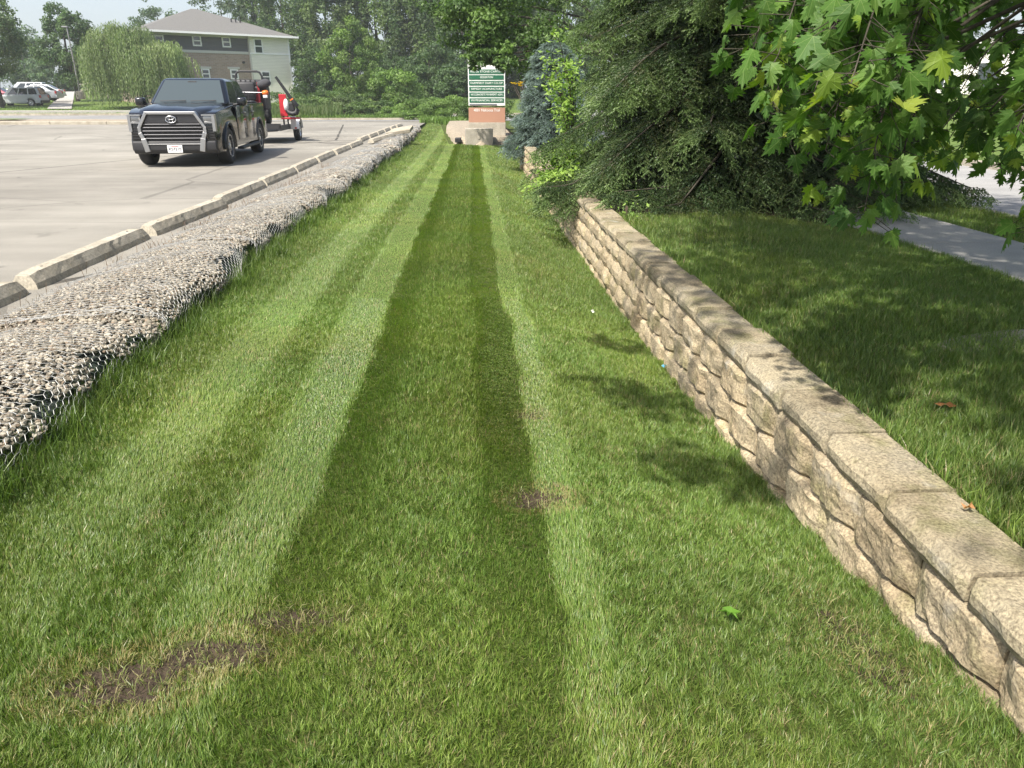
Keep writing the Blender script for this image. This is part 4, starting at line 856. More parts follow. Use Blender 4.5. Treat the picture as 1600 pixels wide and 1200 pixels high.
MB().lathe([(.001, .02), (.05, .02), (.055, 0)], 14, Matrix.Translation((-.02, -.0, (zt - zb) * .66)) @ Matrix.Rotation(R(90), 4, 'X')).build('plug', M['concrete'], ph)
bbox_part('small_spotlight', M['black'], None, a[0] - .42, a[0] - .18, a[1] + .3, a[1] + .6, -.12, .06, .03)
tag(bpy.data.objects['small_spotlight'], 'small black ground floodlight on the pebbles left of the concrete block', 'floodlight')

# ---------------------------------------------------------------- apartment building
def siding(name, c, step=.15, depth=.02):
    m, t, b = newmat(name); tc = t.nodes.new('ShaderNodeTexCoord'); w = t.nodes.new('ShaderNodeTexWave'); w.wave_type = 'BANDS'; w.bands_direction = 'Z'; w.wave_profile = 'SAW'; w.inputs['Scale'].default_value = 2 * math.pi / 20 / step * 1.0
    t.links.new(tc.outputs['Object'], w.inputs['Vector']); f, _ = rampnoise(t, tc.outputs['Object'], 3, [(.9,) * 3, (1.05,) * 3], stretch=(.3, .3, 3))
    e = t.nodes.new('ShaderNodeMath'); e.operation = 'LESS_THAN'; e.inputs[1].default_value = .14; t.links.new(w.outputs['Fac'], e.inputs[0])
    cc = mix(t, mix(t, c, f, 1.0, 'MULTIPLY'), (c[0] * .7, c[1] * .7, c[2] * .7), e.outputs[0])
    t.links.new(cc, b.inputs['Base Color']); b.inputs['Roughness'].default_value = .6; bump(t, b, w.outputs['Fac'], .6, depth); return m
def brick():
    m, t, b = newmat('tan_brick'); tc = t.nodes.new('ShaderNodeTexCoord'); mp = t.nodes.new('ShaderNodeMapping'); mp.inputs['Rotation'].default_value = (R(90), 0, 0); t.links.new(tc.outputs['Object'], mp.inputs['Vector'])
    br = t.nodes.new('ShaderNodeTexBrick'); br.inputs['Color1'].default_value = (.34, .255, .20, 1); br.inputs['Color2'].default_value = (.25, .19, .15, 1); br.inputs['Mortar'].default_value = (.38, .34, .30, 1)
    br.inputs['Scale'].default_value = 1.0; br.inputs['Brick Width'].default_value = .42; br.inputs['Row Height'].default_value = .14; br.inputs['Mortar Size'].default_value = .012
    t.links.new(mp.outputs[0], br.inputs['Vector']); t.links.new(br.outputs['Color'], b.inputs['Base Color']); b.inputs['Roughness'].default_value = .9; return m
def shingle():
    m, t, b = newmat('shingles'); tc = t.nodes.new('ShaderNodeTexCoord'); c, _ = rampnoise(t, tc.outputs['Object'], 4.5, [(.085, .083, .078), (.145, .141, .131), (.112, .109, .102)], stretch=(1.5, 1.5, 8), detail=5)
    w = t.nodes.new('ShaderNodeTexWave'); w.bands_direction = 'Z'; w.wave_profile = 'SAW'; w.inputs['Scale'].default_value = 4.5; w.inputs['Distortion'].default_value = .3; t.links.new(tc.outputs['Object'], w.inputs['Vector'])
    c = mix(t, c, mix(t, (.75, .75, .75), (1.1, 1.1, 1.1), w.outputs['Fac']), .8, 'MULTIPLY'); t.links.new(c, b.inputs['Base Color']); b.inputs['Roughness'].default_value = .95; bump(t, b, w.outputs['Fac'], .5, .03); return m
M['cream'] = siding('cream_siding', (.74, .72, .64), .14); M['slate'] = siding('slate_siding', (.10, .098, .108), .14); M['brick'] = brick(); M['shingle'] = shingle(); M['trim'] = plain('trim', (.50, .49, .45), .6); M['pane'] = plain('window_pane', (.04, .05, .055), .06, 0, .9)
# front face runs from the far right corner to the left; local x along the face, y back into the house
A_ = at(459, 147, 78); B_ = at(310, 147, 72.3); dx, dy = A_[0] - B_[0], A_[1] - B_[1]; FW = math.hypot(dx, dy); rz = math.atan2(dy, dx)
BZ = .7; bl = empty('apartment_building', (A_[0], A_[1], BZ), rz, 'two storey apartment building with tan brick, slate and cream siding and a hip roof', 'building')
def hz(v, d=74): return float(at(400, v, d)[2]) - BZ
EA = hz(57, 75); MID = hz(84, 75.5); w1 = -FW * (64 / 150); Lw = -14.0     # local x: 0 at the right corner, negative to the left
bbox_part('brick_wall', M['brick'], bl, Lw, w1, .35, 14, -1, MID - .12, 0); bbox_part('slate_wall', M['slate'], bl, Lw, w1, .35, 14, MID + .12, EA - .28, 0)
bbox_part('cream_wall', M['cream'], bl, w1, 0, 0, 14, -1, EA - .05, 0)
bbox_part('trim_band', M['trim'], bl, Lw, w1 - .003, .28, .5, MID - .12, MID + .12, 0); bbox_part('trim_band', M['white'], bl, w1, .04, -.05, .05, MID - .10, MID + .04, 0); bbox_part('frieze', M['trim'], bl, Lw, w1 - .003, .27, .5, EA - .28, EA + .02, 0)
bbox_part('corner_board', M['white'], bl, -.12, .03, -.035, .12, -1, EA - .06, 0); bbox_part('corner_board', M['trim'], bl, w1 - .02, w1 + .10, -.03, .3, -1, EA - .06, 0)
ov = .75; x0, x1, y0, y1, pk = Lw - ov, ov, -ov, 14 + ov, 2.75; run = (y1 - y0) / 2
RV = [(x0, y0, EA), (x1, y0, EA), (x1, y1, EA), (x0, y1, EA), (x0 + run - .3, y0 + run, EA + pk), (x1 - run + .3, y0 + run, EA + pk)]
rf = MB().add(RV, [(0, 1, 5, 4), (2, 3, 4, 5)]); rf.add(RV, [(1, 2, 5), (3, 0, 4)]); rfo = rf.build('roof', M['shingle'], bl)
MB().box(x0, x1, y0, y1, EA - .02, EA - .005).build('soffit', M['white'], bl)
g_ = MB(); g_.box(x0 - .06, x1 + .06, y0 - .10, y0, EA - .13, EA + .05); g_.box(x1, x1 + .10, y0, y1, EA - .13, EA + .05); g_.build('gutter', M['white'], bl)
for k in range(3): MB().lathe([(.07, 0), (.07, .35), (.001, .36)], 8, Matrix.Translation((-4.6 + k * .45, run * .50 - .75, EA + pk * .50))).build('roof_vent', M['black'], rfo)
def window(x, z, w, h, y, lintel=False):
    f_ = bbox_part('window', M['white'], bl, x - w / 2, x + w / 2, y - .07, y + .03, z - h / 2, z + h / 2, 0)
    bbox_part('pane', M['pane'], f_, x - w / 2 + .13, x + w / 2 - .13, y - .085, y - .06, z - h / 2 + .13, z + h / 2 - .13, 0)
    bbox_part('sash_bar', M['white'], f_, x - w / 2 + .1, x + w / 2 - .1, y - .10, y - .08, z - .05, z + .05, 0)
    if lintel: bbox_part('lintel', M['trim'], f_, x - w / 2 - .2, x + w / 2 + .2, y - .1, y + .03, z + h / 2 + .003, z + h / 2 + .2, 0)
def fx(u): return -(459 - u) / 149 * FW * (1 + .035 * (459 - u) / 149 - .035)
for u, v, w, h, y, li in ((320, 65, .85, .98, .35, 0), (362, 67, .85, .98, .35, 0), (326, 115.5, .80, .95, .35, 1), (368, 116, .80, .95, .35, 1), (408.5, 73.5, .92, 1.45, 0, 0), (415, 120, .95, 1.1, 0, 0), (270, 65, .85, .98, .35, 0), (230, 65, .85, .98, .35, 0)):
    window(fx(u), hz(v, 72 + (u - 310) / 150 * 5.7), w, h, y, li)
MB().lathe([(.12, 0), (.12, .2), (.001, .2)], 10, Matrix.Translation((fx(384), .33, hz(98, 75))) @ Matrix.Rotation(R(90), 4, 'X')).build('wall_vent', M['black'], bl)

# ---------------------------------------------------------------- lamp post, railing, pillar
lp = empty('lamp_post', place(127, 155, 72), 0, 'tall grey lamp post on a round concrete base by the driveway', 'lamp post')
MB().lathe([(.38, 0), (.38, .68), (.34, .74), (.001, .74)], 20).build('base', M['concrete'], lp, True)
MB().lathe([(.09, .74), (.075, 3), (.06, 6.4)], 10).build('pole', plain('galvanised_pole', (.22, .22, .21), .5, .4), lp, True)
hd = MB().box(-.45, .12, -.14, .14, 6.38, 6.5).mesh('lamp_head'); link('lamp_head', bevel_mesh(hd, .03), plain('lamp_grey', (.2, .2, .2), .5), lp)
rl = empty('ramp_railing', place(146, 149, 74), .15, 'low wooden ramp railing between the tree and the willow', 'railing')
WD = plain('weathered_wood', (.30, .27, .23), .85)
for k in range(8): bbox_part('post', WD, rl, -1.2 + k * .36, -1.12 + k * .36, -.03, .05, -.3, 1.0 + k * .03, .005)
for z in (.45, 1.0): MB().tube([(-1.25, 0, z), (1.45, 0, z + .22)], .045, 4).build('rail', WD, rl)
pl_ = bbox_part('brick_pillar', M['brick'], None, -27.9, -26.35, 41.6, 42.4, .1, 1.0, .02); tag(pl_, 'low brown brick pillar at the left edge of the parking lot', 'pillar')
# far side of the street: pale commercial building
sb = empty('street_building', (52, 62, 1.2), R(-40), 'long pale building beyond the street seen through maple leaves', 'building')
bbox_part('wall', plain('pale_render', (.62, .60, .55), .8), sb, -20, 12, 0, 12, -2, 4.6, 0); bbox_part('roof', M['trim'], sb, -20.5, 12.5, -.5, 12.5, 4.6, 5.0, .02)
for k in range(7): 
    f_ = bbox_part('window', M['white'], sb, -18 + k * 4.2, -16 + k * 4.2, -.06, .02, 1, 3.2, 0); bbox_part('pane', M['pane'], f_, -17.85 + k * 4.2, -16.15 + k * 4.2, -.08, -.05, 1.15, 3.05, 0)
# litter
st_ = MB(); nn = 12; q = np.array([(math.cos(a) * (.42 + .05 * math.sin(a * 3)), math.sin(a) * (.20 + .03 * math.cos(a * 2)), 0) for a in np.linspace(0, 2 * math.pi, nn, endpoint=False)])
st_.add(np.concatenate([q, q + [0, 0, .07]]), [(i, (i + 1) % nn, nn + (i + 1) % nn, nn + i) for i in range(nn)]); st_.add(q + [0, 0, .07], [(0, i, i + 1) for i in range(1, nn - 1)])
so_ = st_.build('stepping_stone', M['concrete']); p = EYE + (at(1572, 531, 1) - EYE) * ((UP_Z + .03 - 1.55) / (at(1572, 531, 1)[2] - 1.55)); so_.location = (p[0], p[1], UP_Z - .05); so_.rotation_euler = (0, 0, .3); tag(so_, 'flat pale stone set in the shaded upper lawn at the right edge', 'stone')
def leaf_litter(name, label, cat, x, y, zf, c, s=.09):
    a = rng.uniform(0, 6.3); n = 11; rr = s * np.array([1, .45, .9, .4, .8, .3, .8, .4, .9, .45, .6]) / 2; th = np.arange(n) / n * 2 * np.pi + a
    V = np.concatenate([[[0, 0, .012]], np.stack([rr * np.cos(th), rr * np.sin(th), rng.uniform(.0, .028, n)], 1)]); m_ = MB().add(V, [(0, 1 + i, 1 + (i + 1) % n) for i in range(n)], np.tile(c, (n + 1, 1)))
    o = m_.build(name, M['leaf']); o.location = (x, y, float(zf(np.array(x), np.array(y))) + .045); tag(o, label, cat)
for (u, v, c, l, s) in ((1475, 637, (.36, .16, .06), 'large brown fallen leaf on the upper lawn', .10), (1510, 805, (.40, .20, .08), 'small orange fallen leaf on the grass behind the wall', .05)):
    p = EYE + (at(u, v, 1) - EYE) * ((UP_Z + .04 - 1.55) / (at(u, v, 1)[2] - 1.55)); leaf_litter('fallen_leaf', l, 'leaf', p[0], p[1], upper_z, c, s)
for (u, v, z, c, l, s) in ((1141, 955, 0.0, (.12, .25, .03), 'small green maple leaf lying on the mown lawn', .085), (926, 489, -.3, (.7, .7, .68), 'tiny white scrap of paper on the mown lawn', .05), (1037, 583, -.36, (.1, .35, .55), 'small blue wrapper at the foot of the block wall', .05)):
    p = EYE + (at(u, v, 1) - EYE) * ((z + .03 - 1.55) / (at(u, v, 1)[2] - 1.55)); leaf_litter('fallen_leaf' if 'leaf' in l else 'litter', l, 'leaf' if 'leaf' in l else 'litter', p[0], p[1], lawn_z, c, s)
# ---------------------------------------------------------------- trees and shrubs
def cards(mb, C, N, size, col, asp=.6, fold=True):
    a, b = orient(N, rng); s = size[:, None]; tip = a * s * .5; sd = b * s * asp * .5
    n = len(C); dn = N * s * .12
    V = np.stack([C - tip, C + sd - dn, C + tip, C - sd - dn], 1).reshape(-1, 3); k = np.arange(n)[:, None] * 4
    mb.add(V, k + [0, 1, 2, 3], np.repeat(col, 4, 0))
def clump_crown(mb, ctr, rad, nclump, nleaf, lsize, cols, gap=0, clump_r=.28, up=.35, bottom=-.6, rgx=None):
    ctr = np.array(ctr, float); rad = np.array(rad, float)
    d = unit(rng.normal(size=(nclump, 3))); d = d[d[:, 2] > bottom]; nc = len(d)
    rr = rng.uniform(.45, 1.0, nc) ** .6; P = d * rr[:, None]
    P = P * (1 + .22 * (vnoise(d[:, 0] * 3 + 5, d[:, 1] * 3 + d[:, 2] * 2, 1.0, int(rng.integers(0, 40)) + 100)[:, None] - .5) * 2)
    cr = clump_r * rng.uniform(.6, 1.3, nc); w = cr ** 2; idx = rng.choice(nc, nleaf, p=w / w.sum())
    q = unit(rng.normal(size=(nleaf, 3))) * (rng.random(nleaf) ** .45)[:, None] * [1, 1, .7]
    X = ctr + (P[idx] + q * cr[idx][:, None]) * rad; N = unit(q + np.array([0, 0, up]) + rng.normal(0, .55, (nleaf, 3)))
    base = np.array(cols)[rng.integers(0, len(cols), nc)] * rng.uniform(.75, 1.25, (nc, 1)); c = base[idx] * rng.uniform(.8, 1.2, (nleaf, 1))
    cards(mb, X, N, lsize * rng.uniform(.6, 1.4, nleaf), c)
    return ctr + P * rad
def trunk(mb, h, r0, ctrs=(), lean=0, n=6, split=.45):
    pts = [(lean * (t ** 2) * h * .2 + .06 * h * .2 * math.sin(t * 7), .05 * h * .2 * math.cos(t * 5), h * t) for t in np.linspace(-.04, 1, 7)]
    mb.tube(pts, [r0 * (1.25 if i == 0 else 1 - .85 * i / 7) for i in range(7)], n)
    for c in ctrs:
        t = rng.uniform(split * .6, .85); s = np.array(pts[min(6, int(t * 6))]); m_ = (s * .5 + np.array(c) * .5) + [0, 0, -.1 * h * .2]
        mb.tube([s, m_, c], [r0 * .38 * (1.1 - t), r0 * .24 * (1.1 - t), r0 * .06], 5, False)
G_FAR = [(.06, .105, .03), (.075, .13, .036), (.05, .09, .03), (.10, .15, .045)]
def tree(name, label, loc, h, crad, crown_c, nclump, nleaf, lsize, cols, r0=.22, group=None, cat='tree', clump_r=.28, bottom=-.6, nl=7, extra=None):
    t = empty(name, loc, 0, label, cat, group); c = MB(); P = clump_crown(c, (0, 0, crown_c), crad, nclump, nleaf, lsize, cols, clump_r=clump_r, bottom=bottom)
    if extra:
        for e in extra: clump_crown(c, e[0], e[1], e[2], e[3], lsize, cols, clump_r=clump_r)
    k = MB(); trunk(k, crown_c + crad[2] * .5, r0, P[rng.choice(len(P), min(nl, len(P)), False)]); k.build('trunk', M['bark'], t, True); c.build('crown', M['leaf'], t); return t
def gz(x, y): return float(hill(np.array([x]), np.array([y]))[0])
def fartree(u, d, vtop, wpx, label, n=12000, ls=.38, cols=G_FAR, crown_low=.18, name='broadleaf_tree', group='tall trees behind the parking lot', nclump=90, clump_r=.26, cat='tree'):
    p = at(u, 150, d); g = gz(p[0], p[1]); zt = float(at(u, vtop, d)[2]); H = zt - g; rw = wpx / 2 * d / FPX; zc = H * (1 + crown_low) / 2; rzv = H * (1 - crown_low) / 2
    return tree(name, label, (p[0], p[1], g), H, (rw, rw, rzv), zc, nclump, n, ls, cols, .012 * H + .1, group, cat, clump_r, -.97)
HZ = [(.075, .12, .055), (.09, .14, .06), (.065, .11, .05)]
fartree(-2, 66, -5, 122, 'wide green tree at the left edge in front of the parked cars', 15000, .24, [(.075, .12, .038), (.095, .14, .04), (.06, .10, .036)], .26, group='trees beyond the road')
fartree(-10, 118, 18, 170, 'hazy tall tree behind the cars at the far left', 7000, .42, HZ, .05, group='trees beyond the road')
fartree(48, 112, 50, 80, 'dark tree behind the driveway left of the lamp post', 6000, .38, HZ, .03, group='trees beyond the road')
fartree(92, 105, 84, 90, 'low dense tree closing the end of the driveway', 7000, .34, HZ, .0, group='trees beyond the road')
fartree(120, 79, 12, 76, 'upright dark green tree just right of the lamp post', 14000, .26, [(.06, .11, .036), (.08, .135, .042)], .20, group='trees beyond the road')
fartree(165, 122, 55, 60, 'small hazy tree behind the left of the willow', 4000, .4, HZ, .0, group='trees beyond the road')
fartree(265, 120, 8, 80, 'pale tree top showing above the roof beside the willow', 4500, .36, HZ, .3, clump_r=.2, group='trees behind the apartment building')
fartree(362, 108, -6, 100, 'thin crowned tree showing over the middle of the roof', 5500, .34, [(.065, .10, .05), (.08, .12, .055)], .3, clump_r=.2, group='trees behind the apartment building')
fartree(455, 98, -60, 110, 'tall dark tree rising right behind the house corner', 14000, .32, group='tall trees behind the parking lot')
far = [(415, 112, -40, 70, 'loose tree between the roof and the tall dark tree'), (520, 92, -70, 130, 'tall tree behind the bright green round tree'), (595, 96, -80, 130, 'tall grey green tree right of the bright round tree'), (655, 90, -85, 130, 'tall tree with thin upright trunks left of the sign'), (725, 86, -90, 140, 'tall dense tree directly behind the sign'), (800, 92, -80, 150, 'tall tree behind the blue spruce'), (880, 95, -80, 150, 'tall tree hidden mostly behind the big spruce')]
for k, (u, d, vt, w, l) in enumerate(far): fartree(u, d, vt, w, l, 24000, .36, [[(.075, .125, .036), (.10, .155, .045), (.062, .105, .035)], [(.085, .13, .045), (.11, .155, .055), (.07, .115, .05)]][k % 2], -.08, nclump=260, clump_r=.16)
for u, d, vt, w, l in ((497, 78, 78, 70, 'shadowy low tree beside the cream house corner'), (610, 76, 92, 90, 'dark bushy tree right of the bright round tree'), (672, 72, 70, 90, 'mid green bushy tree left of the sign'), (715, 66, 100, 80, 'dense low tree close behind the sign')):
    fartree(u, d, vt, w, l, 11000, .22, [(.05, .09, .03), (.065, .11, .036)], -.05, group='bushy trees along the back of the lot')
fartree(552, 70, 43, 84, 'bright green round young tree behind the thicket', 13000, .22, [(.11, .18, .035), (.14, .21, .045), (.09, .15, .035)], .06, group='bushy trees along the back of the lot', clump_r=.24)
def bush(u, d, vtop, wpx, label, n, ls, cols, name='shrub', zb=None, group='shrubs along the back of the lot', flat=1.0, cat='shrub'):
    p = at(u, 150, d); g = gz(p[0], p[1]) if zb is None else zb; H = float(at(u, vtop, d)[2]) - g; rw = wpx / 2 * d / FPX
    t = empty(name, (p[0], p[1], g), 0, label, cat, group); c = MB(); P = clump_crown(c, (0, 0, H * .48), (rw, rw * .8, H * .55), 60, n, ls, cols, clump_r=.3, bottom=-.95)
    k = MB()
    for q in P[::5]: k.tube([(0, 0, -.05), (q[0] * .4, q[1] * .4, q[2] * .5), tuple(q)], [.03, .02, .006], 5, False)
    k.build('stems', M['twig'], t); c.build('foliage', M['leaf'], t); return t
YG = [(.12, .20, .04), (.15, .23, .055), (.10, .165, .04)]; MG = [(.085, .14, .04), (.11, .165, .045), (.07, .115, .035)]
bush(617, 57, 104, 74, 'tall pale green shrub standing above the thicket', 8000, .17, YG)
bush(550, 56, 141, 80, 'dense mid green bush under the bright round tree', 6500, .15, MG)
bush(520, 54, 150, 40, 'small olive bush at the right end of the reeds', 3000, .13, MG)
bush(590, 53, 158, 55, 'low dark green bush at the corner of the parking lot', 4500, .13, [(.06, .105, .03), (.08, .13, .04)])
bush(662, 50, 150, 80, 'spreading light green bush at the end of the rocks', 8500, .12, YG)
bush(705, 47, 154, 80, 'low light green bush left of the sign', 8500, .11, YG)
bush(640, 47, 172, 50, 'knee high green bush behind the last rocks', 4000, .10, YG)
bush(760, 44, 150, 90, 'green bush directly behind the sign base', 6000, .12, MG)
bush(640, 62, 132, 70, 'mid height grey green shrub behind the pale one', 5500, .16, MG)
bush(445, 60, 146, 90, 'vine covered low bank below the cream wall', 5000, .16, [(.08, .13, .035), (.06, .10, .03)])
bush(500, 60, 143, 90, 'low green scrub right of the house corner', 5000, .16, MG)
bush(572, 52.6, 158, 60, 'rounded mid green shrub just behind the back kerb', 4500, .13, MG)
bush(535, 53.4, 150, 62, 'grey green rounded shrub beside the reeds', 4500, .14, [(.10, .14, .05), (.08, .12, .045)])
bush(478, 56, 150, 70, 'leafy shrub standing up out of the reeds', 4000, .14, MG)
bush(610, 51.5, 166, 50, 'low round shrub at the near end of the back kerb', 3500, .11, YG)
# reeds
mb = MB(); X, Y = scatter(-21, -9.0, 51.0, 54.5, 260); n = len(X)
blades(mb, X, Y, hill(X, Y), rng.uniform(.4, 1.25, n) * (.6 + .6 * vnoise(X, Y, 2.2, 70)), rng.uniform(.03, .05, n), np.abs(rng.normal(.18, .15, n)), rng.uniform(0, 6.3, n), np.array([(.10, .15, .055), (.13, .175, .07), (.17, .19, .09), (.08, .13, .04)])[rng.integers(0, 4, n)], 2)
tag(mb.build('reeds', M['leaf']), 'band of tall reeds and weeds behind the parking lot', 'reeds', kind='stuff')
mb = MB(); X, Y = scatter(-21, -1.5, 50.5, 51.6, 420); n = len(X)
blades(mb, X, Y, hill(X, Y), rng.uniform(.15, .55, n), rng.uniform(.03, .05, n), np.abs(rng.normal(.5, .25, n)), rng.uniform(0, 6.3, n), np.array(YG)[rng.integers(0, 3, n)], 2)
tag(mb.build('weeds', M['leaf']), 'low leafy weeds along the back kerb of the lot', 'weeds', kind='stuff')
# weeping willow
def willow():
    p = at(227, 165, 66); g = gz(p[0], p[1]); t = empty('willow_tree', (p[0], p[1], g), 0, 'weeping willow with hanging pale green strands', 'tree'); H = float(at(222, 33, 66)[2]) - g; rw = 77 * 66 / FPX
    k = MB(); c = MB(); ends = []
    trunk(k, H * .6, .35, [])
    dom = []
    for i in range(80):                # domes the strands hang from
        a = rng.uniform(0, 2 * np.pi); r_ = rw * rng.random() ** .5 * .93; z = H * (.99 - .34 * (r_ / rw) ** 2.2) * rng.uniform(.86, 1.0); z -= .10 * H * (math.cos(a) * r_ / rw > .3)
        dom.append((r_ * math.cos(a), r_ * math.sin(a), z)); k.tube([(0, 0, H * .5), (r_ * math.cos(a) * .5, r_ * math.sin(a) * .5, H * .5 + (z - H * .5) * .8), dom[-1]], [.10, .06, .02], 5, False)
    for (x, y, z) in dom:
        cr = rng.uniform(.55, 1.25); ns = 56
        base = np.array([(.18, .24, .095), (.24, .295, .13), (.13, .18, .07)])[rng.integers(0, 3)] * rng.uniform(.7, 1.2)
        for s in range(ns):
            a = rng.uniform(0, 2 * np.pi); ro = cr * rng.random() ** .5; ln = rng.uniform(.5, 1.0) * (z - .25) * rng.uniform(.7, 1.0)
            x0 = x + ro * math.cos(a); y0 = y + ro * math.sin(a); z0 = z + .5 * (1 - (ro / cr) ** 2); m_ = max(5, int(ln / .16)); tt = np.linspace(0, 1, m_) + rng.uniform(0, .1, m_)
            sway = rng.normal(0, .10, 2); X = x0 + sway[0] * tt * ln * .5 + rng.normal(0, .03, m_) + .35 * math.cos(a) * np.sqrt(tt); Y = y0 + sway[1] * tt * ln * .5 + rng.normal(0, .03, m_) + .35 * math.sin(a) * np.sqrt(tt); Z = z0 - tt * ln
            C = np.stack([X, Y, Z], 1); L = .27; w = .06; d = unit(np.stack([rng.normal(0, .25, m_), rng.normal(0, .25, m_), -np.ones(m_)], 1)); sd = unit(np.cross(d, rng.normal(size=(m_, 3)))) * w / 2
            V = np.stack([C, C + d * L * .4 + sd, C + d * L, C + d * L * .4 - sd], 1).reshape(-1, 3); kk = np.arange(m_)[:, None] * 4
            c.add(V, kk + [0, 1, 2, 3], np.tile(base * rng.uniform(.8, 1.2), (m_ * 4, 1)))
    k.build('trunk', M['bark'], t, True); c.build('crown', M['leaf'], t)
willow()
# spruces
def spruce(name, label, loc, H, R0, ctop, cols, tipcols, nb, z0, zdet, sprig_l, needle, dens=1.0, droop=.25, seed=3):
    rg = np.random.default_rng(seed); t = empty(name, loc, 0, label, 'tree'); k = MB(); c = MB()
    k.tube([(0, 0, -.1), (0, 0, H * .5), (0, 0, H)], [.05 * H / 2.2 * .55, .03 * H / 2.2 * .5, .01], 9)
    P_, D_, S_, C_ = [], [], [], []
    for i in range(nb):
        f = (i // 8) / (nb / 8); z = z0 + (H * .97 - z0) * f + rg.normal(0, .05); L = R0 * (1 - (z - z0) / (H - z0)) ** .62 * rg.uniform(.8, 1.12) * (1 if (i // 8) % 2 == 0 else .78) + .1; a = i * 2.39996 + rg.normal(0, .2)
        ns = max(6, int(L / .16)); tt = np.linspace(0, 1, ns); out = L * tt; dz = .06 * L * np.sin(tt * np.pi) - droop * L * tt ** 1.8 * rg.uniform(.6, 1.25) + .10 * L * tt ** 5 * rg.uniform(.2, 1.3)
        az = a + .12 * np.sin(tt * 3 + i); P = np.stack([out * np.cos(az), out * np.sin(az), np.maximum(z + dz, .10 + .2 * rg.random())], 1); k.tube(P, np.linspace(.013 * L + .004, .002, ns), 5, False)
        det = z < zdet; st = .046 / dens if det else .17 / dens
        for s in np.arange(.22 if det else .3, 1.0, st / L):
            j = s * (ns - 1); p = P[int(j)] * (1 - j % 1) + P[min(ns - 1, int(j) + 1)] * (j % 1); ra = np.array([math.cos(a), math.sin(a), 0]); sa = np.array([-math.sin(a), math.cos(a), 0])
            for sg_ in (-1, 1):
                tl = (.40 * L * (1 - s) ** .7 + .15) * rg.uniform(.6, 1.25); d = unit(ra * rg.uniform(.5, .9) + sa * sg_ * rg.uniform(.6, 1) + np.array([0, 0, rg.uniform(-.28, .02) - .35 * s])); m_ = max(2, int(tl / (sprig_l * (.66 if det else 1.1)))); q = np.linspace(.12, 1, m_)
                X = p + d * (q * tl)[:, None] + np.array([0, 0, -1]) * (q ** 1.7 * tl * rg.uniform(.1, .55))[:, None]
                for b_ in (-1, 0, 1, 2):
                    if b_ == 2 and (not det or rg.random() < .85 - .5 * s): continue
                    if b_ == 0 and rg.random() < .4: continue
                    dd = unit(d + (np.cross(d, [0, 0, 1]) * b_ * .9 if b_ != 2 else np.array([0, 0, -1.6])) + rg.normal(0, .16, (m_, 3)) + np.array([0, 0, -.22])); P_.append(X + rg.normal(0, .012, X.shape)); D_.append(dd); S_.append(np.full(m_, sprig_l) * rg.uniform(.7, 1.25, m_) * (1.3 if b_ == 2 else 1))
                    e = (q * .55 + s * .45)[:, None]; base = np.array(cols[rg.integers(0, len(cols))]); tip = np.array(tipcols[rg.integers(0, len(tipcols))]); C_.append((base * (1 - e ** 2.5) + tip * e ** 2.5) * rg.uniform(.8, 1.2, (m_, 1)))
    P = np.concatenate(P_); D = np.concatenate(D_); Sz = np.concatenate(S_); C = np.concatenate(C_); n = len(P)
    nn = needle[0]; a, b = orient(D, rg); pos = np.linspace(.0, .95, nn)
    for j in range(nn):
        th = j * 2.4 + rg.uniform(0, 1, n); o_ = a * np.cos(th)[:, None] + b * np.sin(th)[:, None]; q = P + D * (Sz * pos[j])[:, None]; tipp = q + unit(D * .95 + o_ * .85) * (needle[1] * (1 if pos[j] < .8 else .8)); w = unit(np.cross(D, o_)) * needle[2] / 2
        V = np.stack([q - w, q + w, tipp], 1).reshape(-1, 3); c.add(V, np.arange(n)[:, None] * 3 + [0, 1, 2], np.repeat(C, 3, 0))
    print(name, 'sprigs', n)
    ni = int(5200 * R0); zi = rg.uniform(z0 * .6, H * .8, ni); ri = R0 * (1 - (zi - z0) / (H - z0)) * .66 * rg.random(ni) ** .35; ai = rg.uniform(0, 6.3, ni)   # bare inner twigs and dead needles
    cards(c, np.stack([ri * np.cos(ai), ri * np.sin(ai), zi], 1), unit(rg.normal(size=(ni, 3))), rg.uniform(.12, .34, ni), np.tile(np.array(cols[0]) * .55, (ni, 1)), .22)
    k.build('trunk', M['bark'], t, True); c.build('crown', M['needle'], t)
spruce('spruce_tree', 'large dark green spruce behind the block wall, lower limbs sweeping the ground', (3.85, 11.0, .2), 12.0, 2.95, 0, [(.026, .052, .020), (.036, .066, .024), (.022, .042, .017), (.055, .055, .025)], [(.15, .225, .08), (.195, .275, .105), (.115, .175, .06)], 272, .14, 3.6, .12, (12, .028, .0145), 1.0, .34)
spruce('blue_spruce_tree', 'small blue grey spruce left of the large spruce, near the sign', (2.2, 21.3, .1), 3.0, 1.2, 0, [(.09, .13, .12), (.11, .155, .14), (.07, .10, .095)], [(.20, .26, .25), (.17, .23, .21)], 110, .15, 9, .13, (10, .045, .018), 1.0, .12, 5)
